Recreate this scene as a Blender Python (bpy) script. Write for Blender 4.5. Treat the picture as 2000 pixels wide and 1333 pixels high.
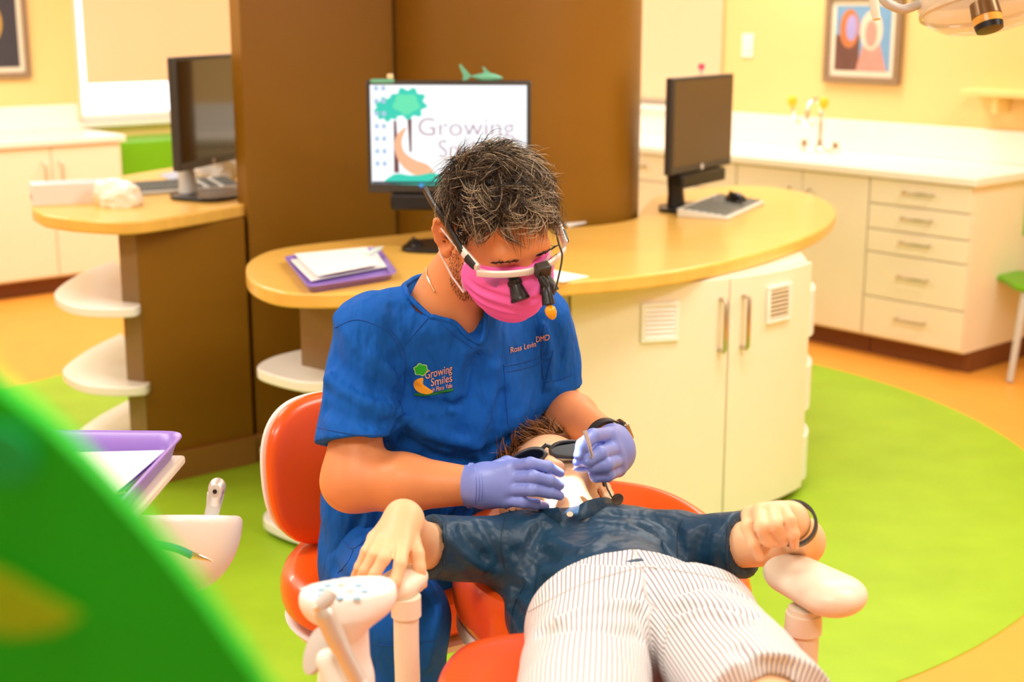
import bpy, bmesh, math, random
import numpy as np
from mathutils import Vector, Matrix, Euler
from mathutils.bvhtree import BVHTree
random.seed(7); np.random.seed(7)
PI = math.pi
scene = bpy.context.scene
for o in list(bpy.data.objects): bpy.data.objects.remove(o)
COL = scene.collection

# ------------------------------------------------------------------ camera
F = 2778.0                      # focal length in pixels of the 2000 px wide frame (50 mm full frame)
HCAM = 1.64
TH = math.atan((666.5 - 17) / F)
cd = bpy.data.cameras.new('camera'); cam = bpy.data.objects.new('camera', cd); COL.objects.link(cam)
cd.sensor_width = 36; cd.sensor_fit = 'HORIZONTAL'; cd.lens = 36 * F / 2000
cam.location = (0, 0, HCAM); cam.rotation_euler = (PI / 2 - TH, 0, 0)
cd.clip_start = 0.02
cd.dof.use_dof = True; cd.dof.focus_distance = 2.5; cd.dof.aperture_fstop = 3.4
scene.camera = cam

# ------------------------------------------------------------------ world, exposure
w = bpy.data.worlds.new('world'); scene.world = w; w.use_nodes = True
bgn = w.node_tree.nodes['Background']
bgn.inputs[0].default_value = (1.0, 0.93, 0.84, 1); bgn.inputs[1].default_value = 2.0
scene.view_settings.view_transform = 'Standard'; scene.view_settings.look = 'None'
scene.view_settings.exposure = 0.68; scene.view_settings.gamma = 1
scene.view_settings.use_curve_mapping = False

def area_light(name, loc, size, power, color=(1, .95, .89), rot=(0, 0, 0)):
    l = bpy.data.lights.new(name, 'AREA'); l.shape = 'RECTANGLE'; l.size = size[0]; l.size_y = size[1]
    l.energy = power; l.color = color
    o = bpy.data.objects.new(name, l); COL.objects.link(o); o.location = loc; o.rotation_euler = rot
    return o
CEIL = 2.75
UNSEEN_LAMPS = [(-1.6, 2.2), (1.6, 2.2), (-2.4, 4.6), (0.9, 3.6), (2.3, 4.8), (-2.0, 7.2), (1.2, 7.2), (-.3, .6), (-3.5, 6.9), (-.6, 8.6), (-4.2, 3.2), (3.2, 1.0), (-3.2, .2)]  # ceiling panels out of view; some added to brighten the left back and blinds
for (x, y) in UNSEEN_LAMPS:
    area_light('unseen_ceiling_lamp', (x, y, CEIL - .04), (1.1, .55), 20)

# ------------------------------------------------------------------ pixel helpers (real depth is always given)
RX = np.array([1., 0, 0]); FW = np.array([0, math.cos(TH), -math.sin(TH)]); UP = np.array([0, math.sin(TH), math.cos(TH)])
C0 = np.array([0, 0, HCAM])
def ray(px, py): return FW + (px - 1000) / F * RX - (py - 666.5) / F * UP
def W(px, py, Y):
    d = ray(px, py); return C0 + d * (Y / d[1])
def G(px, py, Z):
    d = ray(px, py); return C0 + d * ((Z - HCAM) / d[2])
def depth(p): return float((np.asarray(p) - C0) @ FW)
def mpp(p): return depth(p) / F              # metres per pixel at a point

# ------------------------------------------------------------------ materials
def lin(c):
    out = []
    for v in c[:3]:
        v = v / 255.0
        out.append(v / 12.92 if v <= .04045 else ((v + .055) / 1.055) ** 2.4)
    return out
MATS = {}
def mat(name, rgb, rough=.5, metal=0., var=.05, scale=12., bump=0., bscale=120., spec=.5, emis=0., sss=0., coat=0., trans=0., alpha=1., stretch=None, ior=1.45, bdist=.004):
    if name in MATS: return MATS[name]
    m = bpy.data.materials.new(name); m.use_nodes = True; nt = m.node_tree; N = nt.nodes; L = nt.links
    b = N['Principled BSDF']; c = lin(rgb)
    tc = N.new('ShaderNodeTexCoord'); mp = N.new('ShaderNodeMapping'); L.new(tc.outputs['Object'], mp.inputs[0])
    if stretch: mp.inputs['Scale'].default_value = stretch
    nz = N.new('ShaderNodeTexNoise'); nz.inputs['Scale'].default_value = scale; nz.inputs['Detail'].default_value = 4
    L.new(mp.outputs[0], nz.inputs['Vector'])
    mx = N.new('ShaderNodeMix'); mx.data_type = 'RGBA'
    mx.inputs[6].default_value = (*[max(0, v * (1 - var)) for v in c], 1)
    mx.inputs[7].default_value = (*[min(1, v * (1 + var)) for v in c], 1)
    L.new(nz.outputs['Fac'], mx.inputs[0]); L.new(mx.outputs[2], b.inputs['Base Color'])
    b.inputs['Roughness'].default_value = rough; b.inputs['Metallic'].default_value = metal
    b.inputs['Specular IOR Level'].default_value = spec; b.inputs['IOR'].default_value = ior
    if emis:
        for k_ in list(b.inputs['Base Color'].links): L.remove(k_)
        b.inputs['Base Color'].default_value = (.01, .01, .01, 1); L.new(mx.outputs[2], b.inputs['Emission Color']); b.inputs['Emission Strength'].default_value = emis
    if sss:
        b.inputs['Subsurface Weight'].default_value = sss; b.inputs['Subsurface Radius'].default_value = (1, .35, .2); b.inputs['Subsurface Scale'].default_value = .012
    if coat: b.inputs['Coat Weight'].default_value = coat; b.inputs['Coat Roughness'].default_value = .08
    if trans: b.inputs['Transmission Weight'].default_value = trans
    if alpha < 1: b.inputs['Alpha'].default_value = alpha
    if bump:
        n2 = N.new('ShaderNodeTexNoise'); n2.inputs['Scale'].default_value = bscale; n2.inputs['Detail'].default_value = 3
        L.new(mp.outputs[0], n2.inputs['Vector'])
        bp = N.new('ShaderNodeBump'); bp.inputs['Strength'].default_value = bump; bp.inputs['Distance'].default_value = bdist
        L.new(n2.outputs['Fac'], bp.inputs['Height']); L.new(bp.outputs[0], b.inputs['Normal'])
    MATS[name] = m
    return m

# ------------------------------------------------------------------ objects
def tag(o, label=None, cat=None, group=None, kind=None):
    if label: o['label'] = label
    if cat: o['category'] = cat
    if group: o['group'] = group
    if kind: o['kind'] = kind
    return o
def thing(name, label, cat, loc=(0, 0, 0), rotz=0., group=None, rot=None):
    o = bpy.data.objects.new(name, None); COL.objects.link(o); o.empty_display_size = .05
    o.location = loc; o.rotation_euler = rot if rot else (0, 0, rotz)
    return tag(o, label, cat, group)
def pmat(o):
    M = Matrix.LocRotScale(o.location, o.rotation_euler, o.scale)
    return (pmat(o.parent) @ o.matrix_parent_inverse @ M) if o.parent else M
def link(name, me, material, parent=None, world=False):
    o = bpy.data.objects.new(name, me); COL.objects.link(o)
    if material:
        for mm in (material if isinstance(material, (list, tuple)) else [material]): me.materials.append(mm)
    if parent:
        o.parent = parent
        if world: o.matrix_parent_inverse = pmat(parent).inverted()
    return o
def catmull(pts, n=6, closed=True):
    P = [np.array(p, float) for p in pts]; m = len(P); out = []
    for i in range(m if closed else m - 1):
        if closed: a, b, c, d = P[i - 1], P[i], P[(i + 1) % m], P[(i + 2) % m]
        else: a, b, c, d = P[max(i - 1, 0)], P[i], P[i + 1], P[min(i + 2, m - 1)]
        for k in range(n):
            t = k / n
            out.append(.5 * ((2 * b) + (c - a) * t + (2 * a - 5 * b + 4 * c - d) * t * t + (-a + 3 * b - 3 * c + d) * t ** 3))
    if not closed: out.append(P[-1])
    return out
class MB:
    def __init__(s): s.v = []; s.f = []; s.mi = []
    def add(s, v, f, mi=0):
        b = len(s.v); s.v += [tuple(map(float, p)) for p in v]; s.f += [tuple(i + b for i in q) for q in f]; s.mi += [mi] * len(f); return s
    def box(s, x0, x1, y0, y1, z0, z1, mi=0):
        v = [(x, y, z) for z in (z0, z1) for y in (y0, y1) for x in (x0, x1)]
        return s.add(v, [(0, 2, 3, 1), (4, 5, 7, 6), (0, 1, 5, 4), (1, 3, 7, 5), (3, 2, 6, 7), (2, 0, 4, 6)], mi)
    def prism(s, pts, z0, z1, mi=0):
        a = sum(pts[i - 1][0] * pts[i][1] - pts[i][0] * pts[i - 1][1] for i in range(len(pts)))
        if a < 0: pts = pts[::-1]
        n = len(pts); v = [(p[0], p[1], z0) for p in pts] + [(p[0], p[1], z1) for p in pts]
        f = [tuple(range(n - 1, -1, -1)), tuple(range(n, 2 * n))] + [(i, (i + 1) % n, n + (i + 1) % n, n + i) for i in range(n)]
        return s.add(v, f, mi)
    def rings(s, R, cap=True, closed=True, mi=0):
        n = len(R[0]); v = [p for r in R for p in r]; f = []
        for i in range(len(R) - 1):
            for j in range(n if closed else n - 1):
                f.append((i * n + j, i * n + (j + 1) % n, (i + 1) * n + (j + 1) % n, (i + 1) * n + j))
        if cap: f.append(tuple(range(n - 1, -1, -1))); f.append(tuple(range((len(R) - 1) * n, len(R) * n)))
        return s.add(v, f, mi)
    def tube(s, pts, r, n=8, mi=0, flat=None, fscale=1.):
        P = [np.array(p, float) for p in pts]; m = len(P)
        rr = list(r) if isinstance(r, (list, tuple, np.ndarray)) else [r] * m
        R = []; pu = None
        for i in range(m):
            t = P[min(i + 1, m - 1)] - P[max(i - 1, 0)]; t = t / (np.linalg.norm(t) + 1e-12)
            if pu is None:
                pu = np.array(flat, float) if flat is not None else (np.array([0, 0, 1.]) if abs(t[2]) < .9 else np.array([1., 0, 0]))
            u = pu - t * (pu @ t); u /= np.linalg.norm(u) + 1e-12; pu = u; v = np.cross(t, u)
            R.append([P[i] + rr[i] * (math.cos(a) * u * fscale + math.sin(a) * v) for a in [2 * PI * k / n for k in range(n)]])
        return s.rings(R, True, True, mi)
    def lathe(s, prof, c=(0, 0, 0), n=24, axis=(0, 0, 1), mi=0):
        ax = np.array(axis, float); ax /= np.linalg.norm(ax)
        u = np.cross(ax, [1, 0, 0] if abs(ax[0]) < .9 else [0, 1, 0]); u /= np.linalg.norm(u); v = np.cross(ax, u); c = np.array(c, float)
        R = [[c + ax * z + r * (math.cos(a) * u + math.sin(a) * v) for a in [2 * PI * k / n for k in range(n)]] for r, z in prof]
        return s.rings(R, True, True, mi)
    def build(s, name, material, parent=None, bevel=0., seg=2, smooth=True, world=False, sharp=40, xf=None, sub=0):
        V = s.v
        if xf is not None: V = [tuple(xf @ Vector(p)) for p in V]
        me = bpy.data.meshes.new(name); me.from_pydata(V, [], s.f); me.update()
        if any(s.mi): me.polygons.foreach_set('material_index', s.mi)
        if smooth:
            me.polygons.foreach_set('use_smooth', [True] * len(me.polygons)); me.set_sharp_from_angle(angle=math.radians(sharp))
        o = link(name, me, material, parent, world)
        if bevel:
            md = o.modifiers.new('bevel', 'BEVEL'); md.width = bevel; md.segments = seg; md.limit_method = 'ANGLE'; md.angle_limit = math.radians(35)
            me.polygons.foreach_set('use_smooth', [True] * len(me.polygons)); md.harden_normals = False
        if sub:
            md = o.modifiers.new('sub', 'SUBSURF'); md.levels = sub; md.render_levels = sub
        return o
def copy_tree(o, parent=None):
    c = o.copy(); COL.objects.link(c); c.parent = parent
    for ch in list(o.children): copy_tree(ch, c)
    return c
def box(name, m, parent, x0, x1, y0, y1, z0, z1, bevel=.002, **k):
    return MB().box(x0, x1, y0, y1, z0, z1).build(name, m, parent, bevel=bevel, **k)
def struct(o): o['kind'] = 'structure'; return o

# text as a flat mesh
def text_data(s, size=1., thin=0., font_offset=0.):
    c = bpy.data.curves.new('text', 'FONT'); c.body = s; c.size = size; c.resolution_u = 4; c.offset = font_offset; c.align_x = 'LEFT'
    o = bpy.data.objects.new('text', c); COL.objects.link(o)
    dg = bpy.context.evaluated_depsgraph_get(); dg.update()
    me = o.evaluated_get(dg).to_mesh()
    v = [tuple(p.co) for p in me.vertices]; f = [tuple(p.vertices) for p in me.polygons]
    o.evaluated_get(dg).to_mesh_clear(); bpy.data.objects.remove(o); bpy.data.curves.remove(c)
    return v, f

# ------------------------------------------------------------------ signed distance modelling (smooth continuous bodies)
def A(*p): return np.array(p, np.float32)
def cap(P, a, b, ra, rb, flat=None, fs=1.):
    a = np.asarray(a, np.float32); b = np.asarray(b, np.float32); ba = b - a
    t = np.clip(((P - a) @ ba) / (ba @ ba + 1e-12), 0, 1)
    q = P - (a + t[:, None] * ba)
    if flat is not None:
        n = np.asarray(flat, np.float32); n = n / np.linalg.norm(n)
        q = q + n * ((q @ n) * (1 / fs - 1))[:, None]
    return (np.sqrt((q * q).sum(1)) - (ra + (rb - ra) * t)) * (min(fs, 1) if flat is not None else 1)
def ell(P, c, r, M=None):
    q = P - np.asarray(c, np.float32)
    if M is not None: q = q @ np.asarray(M, np.float32)
    r = np.asarray(r, np.float32); k0 = np.sqrt(((q / r) ** 2).sum(1)); k1 = np.sqrt(((q / (r * r)) ** 2).sum(1)) + 1e-9
    return k0 * (k0 - 1) / k1
def su(a, b, k):
    h = np.clip(.5 + .5 * (b - a) / k, 0, 1); return b + (a - b) * h - k * h * (1 - h)
def ssub(a, b, k):     # a minus b
    h = np.clip(.5 - .5 * (a + b) / k, 0, 1); return a + (-b - a) * h + k * h * (1 - h)
def plane(P, p, n):
    n = np.asarray(n, np.float32); n = n / np.linalg.norm(n); return (P - np.asarray(p, np.float32)) @ n
def crease(P, pts, width, amp):       # a groove (amp > 0) or a ridge (amp < 0) along a polyline
    d = None
    for a, b in zip(pts[:-1], pts[1:]):
        e = cap(P, a, b, 0, 0); d = e if d is None else np.minimum(d, e)
    return amp * np.exp(-(d / width) ** 2)
def waves(P, seed, freq, amp):
    r = np.random.RandomState(seed); out = np.zeros(len(P), np.float32)
    for k in range(5):
        d = r.normal(size=3); d /= np.linalg.norm(d); d2 = r.normal(size=3); f = freq * (.6 + .5 * k)
        out += np.sin(P @ (d * f).astype(np.float32) + 1.5 * np.sin(P @ (d2 * f * .5).astype(np.float32) + r.rand() * 6) + r.rand() * 6) / (1 + .5 * k)
    return amp * out / 2.5
def sdf_mesh(f, lo, hi, h, proj=2, B=4):
    lo = np.asarray(lo, np.float32); n = np.ceil((np.asarray(hi) - lo) / (h * B)).astype(int) + 1
    def ev(P):
        out = np.empty(len(P), np.float32)
        for i in range(0, len(P), 400000): out[i:i + 400000] = f(P[i:i + 400000])
        return out
    I = np.stack(np.meshgrid(*[np.arange(k) for k in n], indexing='ij'), -1).reshape(-1, 3)
    cc = ev((lo + (I + .5) * h * B).astype(np.float32))
    D = np.repeat(np.repeat(np.repeat(cc.reshape(n), B, 0), B, 1), B, 2)
    act = I[np.abs(cc) < h * B * 1.5]
    sub = np.stack(np.meshgrid(*[np.arange(B)] * 3, indexing='ij'), -1).reshape(-1, 3)
    idx = (act[:, None, :] * B + sub[None]).reshape(-1, 3)
    D[idx[:, 0], idx[:, 1], idx[:, 2]] = ev((lo + idx * h).astype(np.float32))
    S = D < 0
    c8 = [(i, j, k) for i in (0, 1) for j in (0, 1) for k in (0, 1)]
    def sl(a, o): return a[o[0]:a.shape[0] - 1 + o[0], o[1]:a.shape[1] - 1 + o[1], o[2]:a.shape[2] - 1 + o[2]]
    cnt = sum(sl(S, o).astype(np.int8) for o in c8)
    cell = np.argwhere((cnt > 0) & (cnt < 8))
    vid = -np.ones(cnt.shape, np.int64); vid[cell[:, 0], cell[:, 1], cell[:, 2]] = np.arange(len(cell))
    acc = np.zeros((len(cell), 3)); num = np.zeros(len(cell))
    for a in c8:
        for ax in range(3):
            if a[ax]: continue
            b = list(a); b[ax] = 1
            pa = cell + a; pb = cell + b
            da = D[pa[:, 0], pa[:, 1], pa[:, 2]]; db = D[pb[:, 0], pb[:, 1], pb[:, 2]]
            m = (da < 0) != (db < 0); t = da[m] / (da[m] - db[m])
            acc[m] += pa[m] + t[:, None] * (pb[m] - pa[m]); num[m] += 1
    V = lo + (acc / num[:, None]) * h
    quads = []
    for ax in range(3):
        b = [0, 0, 0]; b[ax] = 1
        s0 = S[:S.shape[0] - b[0], :S.shape[1] - b[1], :S.shape[2] - b[2]]; s1 = S[b[0]:, b[1]:, b[2]:]
        e = np.argwhere(s0 != s1); u, v = (ax + 1) % 3, (ax + 2) % 3
        ok = (e[:, u] > 0) & (e[:, v] > 0) & (e[:, u] < vid.shape[u]) & (e[:, v] < vid.shape[v]) & (e[:, ax] < vid.shape[ax]); e = e[ok]
        def g(du, dv):
            q = e.copy(); q[:, u] -= du; q[:, v] -= dv; return vid[q[:, 0], q[:, 1], q[:, 2]]
        q = np.stack([g(1, 1), g(0, 1), g(0, 0), g(1, 0)], 1)
        fl = ~S[e[:, 0], e[:, 1], e[:, 2]]; q[fl] = q[fl][:, ::-1]
        quads.append(q)
    Q = np.concatenate(quads); Q = Q[(Q >= 0).all(1)]
    V = V.astype(np.float32)
    for _ in range(proj):
        e = h * .5; d = ev(V); gr = np.stack([ev(V + A(e, 0, 0)) - d, ev(V + A(0, e, 0)) - d, ev(V + A(0, 0, e)) - d], 1) / e
        g2 = (gr * gr).sum(1); st = np.clip(d / np.maximum(g2, .25), -h, h); V = V - gr * st[:, None] * .8
    return V, Q
def mesh_obj(name, V, Q, material, parent=None, world=True, smooth=True, attr=None, fmat=None):
    me = bpy.data.meshes.new(name); me.from_pydata(V.tolist(), [], Q.tolist()); me.update()
    if smooth: me.polygons.foreach_set('use_smooth', [True] * len(me.polygons))
    if attr is not None:
        at = me.attributes.new('stripe', 'FLOAT', 'POINT'); at.data.foreach_set('value', attr.astype(np.float32))
    if fmat is not None: me.polygons.foreach_set('material_index', fmat.astype(np.int32))
    o = link(name, me, material, parent, world)
    return o
def bvh(V, Q): return BVHTree.FromPolygons([tuple(v) for v in V.tolist()], Q.tolist())
def cast(t, px, py):
    d = Vector(ray(px, py)).normalized(); r = t.ray_cast(Vector(C0), d)
    return (np.array(r[0]), np.array(r[1])) if r[0] is not None else (None, None)
def on_surface(t, pts, off=.001, n=6):          # a pixel polyline laid on a built surface as 3D points
    out = []
    for p in catmull([(*q, 0) for q in pts], n, False):
        c, nn = cast(t, p[0], p[1])
        if c is not None: out.append(c + nn * off)
    return out
# ================================================================== the room
M_yellow = mat('yellow_wall_paint', (246, 210, 140), .7, var=.03, scale=3, bump=.05)
M_white = mat('white_trim', (250, 246, 236), .45, var=.02)
M_orange_floor = mat('orange_linoleum', (240, 165, 66), .42, var=.10, scale=6, spec=.4)
M_green_floor = mat('green_linoleum', (154, 192, 40), .45, var=.16, scale=5, spec=.35)
M_ceil = mat('ceiling_paint', (205, 198, 186), .8)
M_brown = mat('brown_laminate', (135, 92, 12), .42, var=.06, scale=5)
M_brown_edge = mat('brown_laminate_edge', (140, 112, 72), .45, var=.05)
M_wood = mat('maple_worktop', (238, 190, 92), .3, var=.16, scale=4, stretch=(1.5, 9, 1.5), coat=.15)
M_cab = mat('cream_laminate', (248, 238, 212), .4, var=.02)
M_ctop = mat('white_solid_surface', (253, 247, 234), .3, var=.02, scale=60)
M_steel = mat('brushed_nickel', (200, 188, 168), .3, metal=1., var=.05)
M_chrome = mat('chrome', (235, 232, 225), .08, metal=1., var=.02)
M_shelf = mat('white_acrylic', (246, 244, 236), .25, var=.02)
M_dark = mat('toe_kick_brown', (120, 70, 35), .5)
M_black = mat('black_plastic', (26, 25, 24), .35, var=.1)
M_dgrey = mat('charcoal_plastic', (62, 58, 52), .4, var=.08)
M_lgrey = mat('light_grey_plastic', (205, 203, 196), .4, var=.04)
M_paper = mat('white_paper', (252, 250, 245), .7, var=.02)
M_purple = mat('purple_plastic', (150, 120, 205), .3, var=.05)

fl = struct(MB().box(-7, 7, -1.5, 12, -.1, 0).build('floor', M_orange_floor))
CX, CY, CR = -.25, 5.1, 2.2
MB().prism([(CX + CR * math.cos(a), CY + CR * math.sin(a)) for a in [2 * PI * k / 120 for k in range(120)]], -.02, .003).build('floor_inset', M_green_floor, fl)
ce = struct(MB().box(-7, 7, -1.5, 12, CEIL, CEIL + .1).build('ceiling', M_ceil))
M_glow = mat('lamp_diffuser', (255, 246, 228), .6, emis=1.2)
proto = None
for i, (x, y) in enumerate(UNSEEN_LAMPS):
    if proto is None:
        proto = thing('unseen_ceiling_light', 'recessed rectangular ceiling light panel put in out of view to light the room', 'light', (x, y, CEIL), group='unseen ceiling light panels')
        fr = MB()
        for a in ((-.6, .6, -.32, -.28), (-.6, .6, .28, .32), (-.6, -.56, -.28, .28), (.56, .6, -.28, .28)): fr.box(*a, -.03, 0)
        fr.build('frame', M_white, proto); MB().box(-.56, .56, -.28, .28, -.012, 0).build('diffuser', M_glow, proto)
    else:
        c = copy_tree(proto); c.location = (x, y, CEIL)

O2 = np.array([-.9, 10.63]); AR = math.atan2(-.7513, .66); AL = math.atan2(.66, .7513)
OL = (O2[0], O2[1], 0)
def wall_mesh(x0, x1, zt, holes, th=.12):
    b = MB(); x = x0
    for (a, c, z0, z1) in sorted(holes):
        b.box(x, a, 0, th, 0, zt); b.box(a, c, 0, th, 0, z0); b.box(a, c, 0, th, z1, zt); x = c
    b.box(x, x1, 0, th, 0, zt); return b
WL = (-2.42, -1.05, .94, 2.2); WR = (1.75, 3.16, 1.08, 2.2)
wl = struct(wall_mesh(-7.5, 0.1, CEIL, [WL]).build('wall_left', M_yellow, smooth=False)); wl.location = OL; wl.rotation_euler = (0, 0, AL)
M_cream = mat('cream_wall_paint', (200, 186, 158), .7, var=.03, scale=3)
struct(MB().box(-6.9, -6.75, -1.5, 5.6, 0, CEIL).build('wall_side_left', M_cream, smooth=False)); struct(MB().box(4.35, 4.5, -1.5, 4.7, 0, CEIL).build('wall_side_right', M_cream, smooth=False)); struct(MB().box(-6.9, 4.5, -1.65, -1.5, 0, CEIL).build('wall_front', M_cream, smooth=False))
wr = struct(wall_mesh(-.1, 7.8, CEIL, [WR]).build('wall_right', M_yellow, smooth=False)); wr.location = OL; wr.rotation_euler = (0, 0, AR)
M_glass = mat('window_glass', (235, 245, 250), .02, trans=1., ior=1.05, var=.01)
M_blind = mat('peach_blind_fabric', (254, 226, 188), .8, var=.03, scale=40, bump=.1, bscale=300)
nt_ = M_blind.node_tree; tl = nt_.nodes.new('ShaderNodeBsdfTranslucent'); tl.inputs[0].default_value = (*lin((255, 222, 170)), 1); ms = nt_.nodes.new('ShaderNodeMixShader'); ms.inputs[0].default_value = .22
nt_.links.new(nt_.nodes['Principled BSDF'].outputs[0], ms.inputs[1]); nt_.links.new(tl.outputs[0], ms.inputs[2]); nt_.links.new(ms.outputs[0], nt_.nodes['Material Output'].inputs[0])
def window(i, ang, w_):
    x0, x1, z0, z1 = w_
    t = bpy.data.objects.new('window_%d' % i, None); COL.objects.link(t); t.location = OL; t.rotation_euler = (0, 0, ang); t['kind'] = 'structure'
    b = MB()
    b.box(x0, x0 + .04, .03, .09, z0, z1); b.box(x1 - .04, x1, .03, .09, z0, z1); b.box(x0 + .04, x1 - .04, .03, .09, z0, z0 + .045); b.box(x0 + .04, x1 - .04, .03, .09, z1 - .04, z1)
    b.build('window_frame', M_white, t, bevel=.003)
    box('window_sill', M_white, t, x0 - .04, x1 + .04, -.05, .03, z0 - .03, z0, .004)
    xm = (x0 + x1) / 2
    box('mullion', M_white, t, xm - .02, xm + .02, .035, .085, z0 + .045, z1 - .04)
    box('pane', M_glass, t, x0 + .04, xm - .02, .055, .063, z0 + .045, z1 - .04, 0); box('pane', M_glass, t, xm + .02, x1 - .04, .055, .063, z0 + .045, z1 - .04, 0)
window(1, AL, WL); window(2, AR, WR)
def blind(ang, x0, x1, zb, label):
    t = thing('roller_blind', label, 'blind', OL, ang, 'roller blinds')
    box('fabric', M_blind, t, x0, x1, -.016, -.013, zb, 2.22, 0)
    box('bottom_rail', M_blind, t, x0, x1, -.021, -.008, zb - .022, zb, .003)
    MB().lathe([(.028, 0), (.028, x1 - x0)], (x0, -.03, 2.24), 16, (1, 0, 0)).build('roller', M_white, t)
blind(AL, WL[0] + .05, WL[1] + .03, 1.20, 'peach roller blind half lowered over the window behind the turned monitor')
blind(AR, WR[0] - .03, WR[1] + .02, 1.14, 'peach roller blind lowered beside the brown column near the sink counter')

# ---------------------------------------------------------------- fitted base cabinets
def bow_handle(x, z, L, vertical, y=-.642, r=.006):
    b = MB(); s = .032
    if vertical: P = [(x, y, z - L / 2), (x, y - s * .8, z - L / 2), (x, y - s, z - L / 2 + .008), (x, y - s, z + L / 2 - .008), (x, y - s * .8, z + L / 2), (x, y, z + L / 2)]
    else: P = [(x - L / 2, y, z), (x - L / 2, y - s * .8, z), (x - L / 2 + .008, y - s, z), (x + L / 2 - .008, y - s, z), (x + L / 2, y - s * .8, z), (x + L / 2, y, z)]
    return b.tube(P, r, 8)
def cabinet(ang, x0, x1, label, fronts, cat='cabinet', group=None, name='base_cabinet'):
    t = thing(name, label, cat, OL, ang, group)
    t.location = Vector(OL) + Matrix.Rotation(ang, 3, 'Z') @ Vector(((x0 + x1) / 2, -.31, 0)); xm = (x0 + x1) / 2
    def L(a): return a - xm
    b = MB(); b.box(L(x0), L(x1), -.31, .31, .1, .865); b.build('body', M_cab, t, bevel=.002)
    box('toe_kick', M_dark, t, L(x0), L(x1), -.25, .30, 0, .1)
    for (kind, a, c, z0, z1, hx) in fronts:
        d = box(kind, M_cab, t, L(a) + .003, L(c) - .003, -.332, -.312, z0 + .003, z1 - .003, .002)
        if kind == 'door': bow_handle(L(hx), z1 - .16, .14, True, -.332).build('handle', M_steel, d)
        else: bow_handle(L(hx), (z0 + z1) / 2 + .01, .15, False, -.332).build('handle', M_steel, d)
    return t
dz = [.865, .745, .625, .515, .30, .11]
cabinet(AR, 4.655, 5.195, 'cream cabinet with five drawers at the open end of the sink counter',
        [('drawer', 4.655, 5.195, dz[k + 1], dz[k], 4.925) for k in range(5)], name='drawer_cabinet')
cabinet(AR, 3.845, 4.651, 'cream two-door cabinet under the sink next to the drawers', [('door', 3.845, 4.262, .11, .865, 4.19), ('door', 4.262, 4.651, .11, .865, 4.31)])
cabinet(AR, 2.9, 3.841, 'cream cabinet behind the right monitor with small drawers above doors', [('drawer', 2.9, 3.37, .72, .865, 3.13), ('drawer', 3.37, 3.841, .72, .865, 3.6), ('door', 2.9, 3.37, .11, .72, 3.3), ('door', 3.37, 3.841, .11, .72, 3.44)])
cabinet(AR, 1.9, 2.896, 'cream cabinet beside the brown column on the far side', [('door', 1.9, 2.4, .11, .865, 2.33), ('door', 2.4, 2.896, .11, .865, 2.46)])
def counter(ang, x0, x1, label, bs=1.06):
    t = thing('countertop', label, 'countertop', OL, ang)
    MB().box(x0, x1, -.66, -.002, .868, .91).build('worktop', M_ctop, t, bevel=.008, seg=3)
    MB().box(x0, x1, -.022, -.002, .9105, bs).build('backsplash', M_ctop, t, bevel=.004)
    return t
counter(AR, 1.85, 5.22, 'long white sink countertop with backsplash along the yellow wall at right', 1.07)
cabinet(AL, -3.36, -2.47, 'cream two-door cabinet in the left background under a white counter', [('door', -3.36, -2.905, .11, .865, -2.955), ('door', -2.905, -2.47, .11, .865, -2.855)])
cabinet(AL, -4.2, -3.364, 'cream cabinet at the far left edge of the picture', [('door', -4.2, -3.78, .11, .865, -3.85), ('door', -3.78, -3.364, .11, .865, -3.72)])
counter(AL, -4.2, -2.44, 'white countertop with backsplash in the left background', 1.06)
# sink bowl rim + faucet with eyewash
def onR(x, y, z): v = Matrix.Rotation(AR, 3, 'Z') @ Vector((x, y, 0)); return (O2[0] + v.x, O2[1] + v.y, z)
t = thing('faucet', 'chrome gooseneck faucet on the white sink counter', 'faucet', onR(4.0, -.16, .911), AR)
MB().lathe([(.03, 0), (.03, .012), (.018, .02), (.016, .06)], (0, 0, 0), 16).build('base', M_chrome, t)
for s in (-1, 1):
    MB().lathe([(.022, 0), (.024, .02), (.02, .045), (.008, .055)], (s * .1, 0, 0), 14).build('handle', M_chrome, t)
MB().box(-.12, .12, -.02, .02, 0, .012).build('deck_plate', M_chrome, t, bevel=.006)
arc = [(0, 0, .05), (0, 0, .2)] + [(0, -.06 + .06 * math.cos(a), .2 + .07 * math.sin(a)) for a in np.linspace(0, PI, 9)] + [(0, -.12, .17)]
MB().tube(arc, .011, 10).build('spout', M_chrome, t)
M_ycap = mat('yellow_plastic_cap', (245, 205, 40), .4)
t2 = thing('eyewash', 'eyewash with two yellow caps fixed on the gooseneck faucet', 'eyewash', onR(4.0, -.28, .911), AR)
MB().tube([(-.1, 0, .24), (-.085, 0, .18), (-.05, 0, .145), (.05, 0, .145), (.085, 0, .18), (.1, 0, .24)], .007, 8).build('pipe', M_chrome, t2)
for s in (-1, 1):
    MB().lathe([(.008, .225), (.022, .24), (.026, .262), (.02, .28), (.006, .286)], (s * .1, 0, 0), 14).build('cap', M_ycap, t2)
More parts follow.
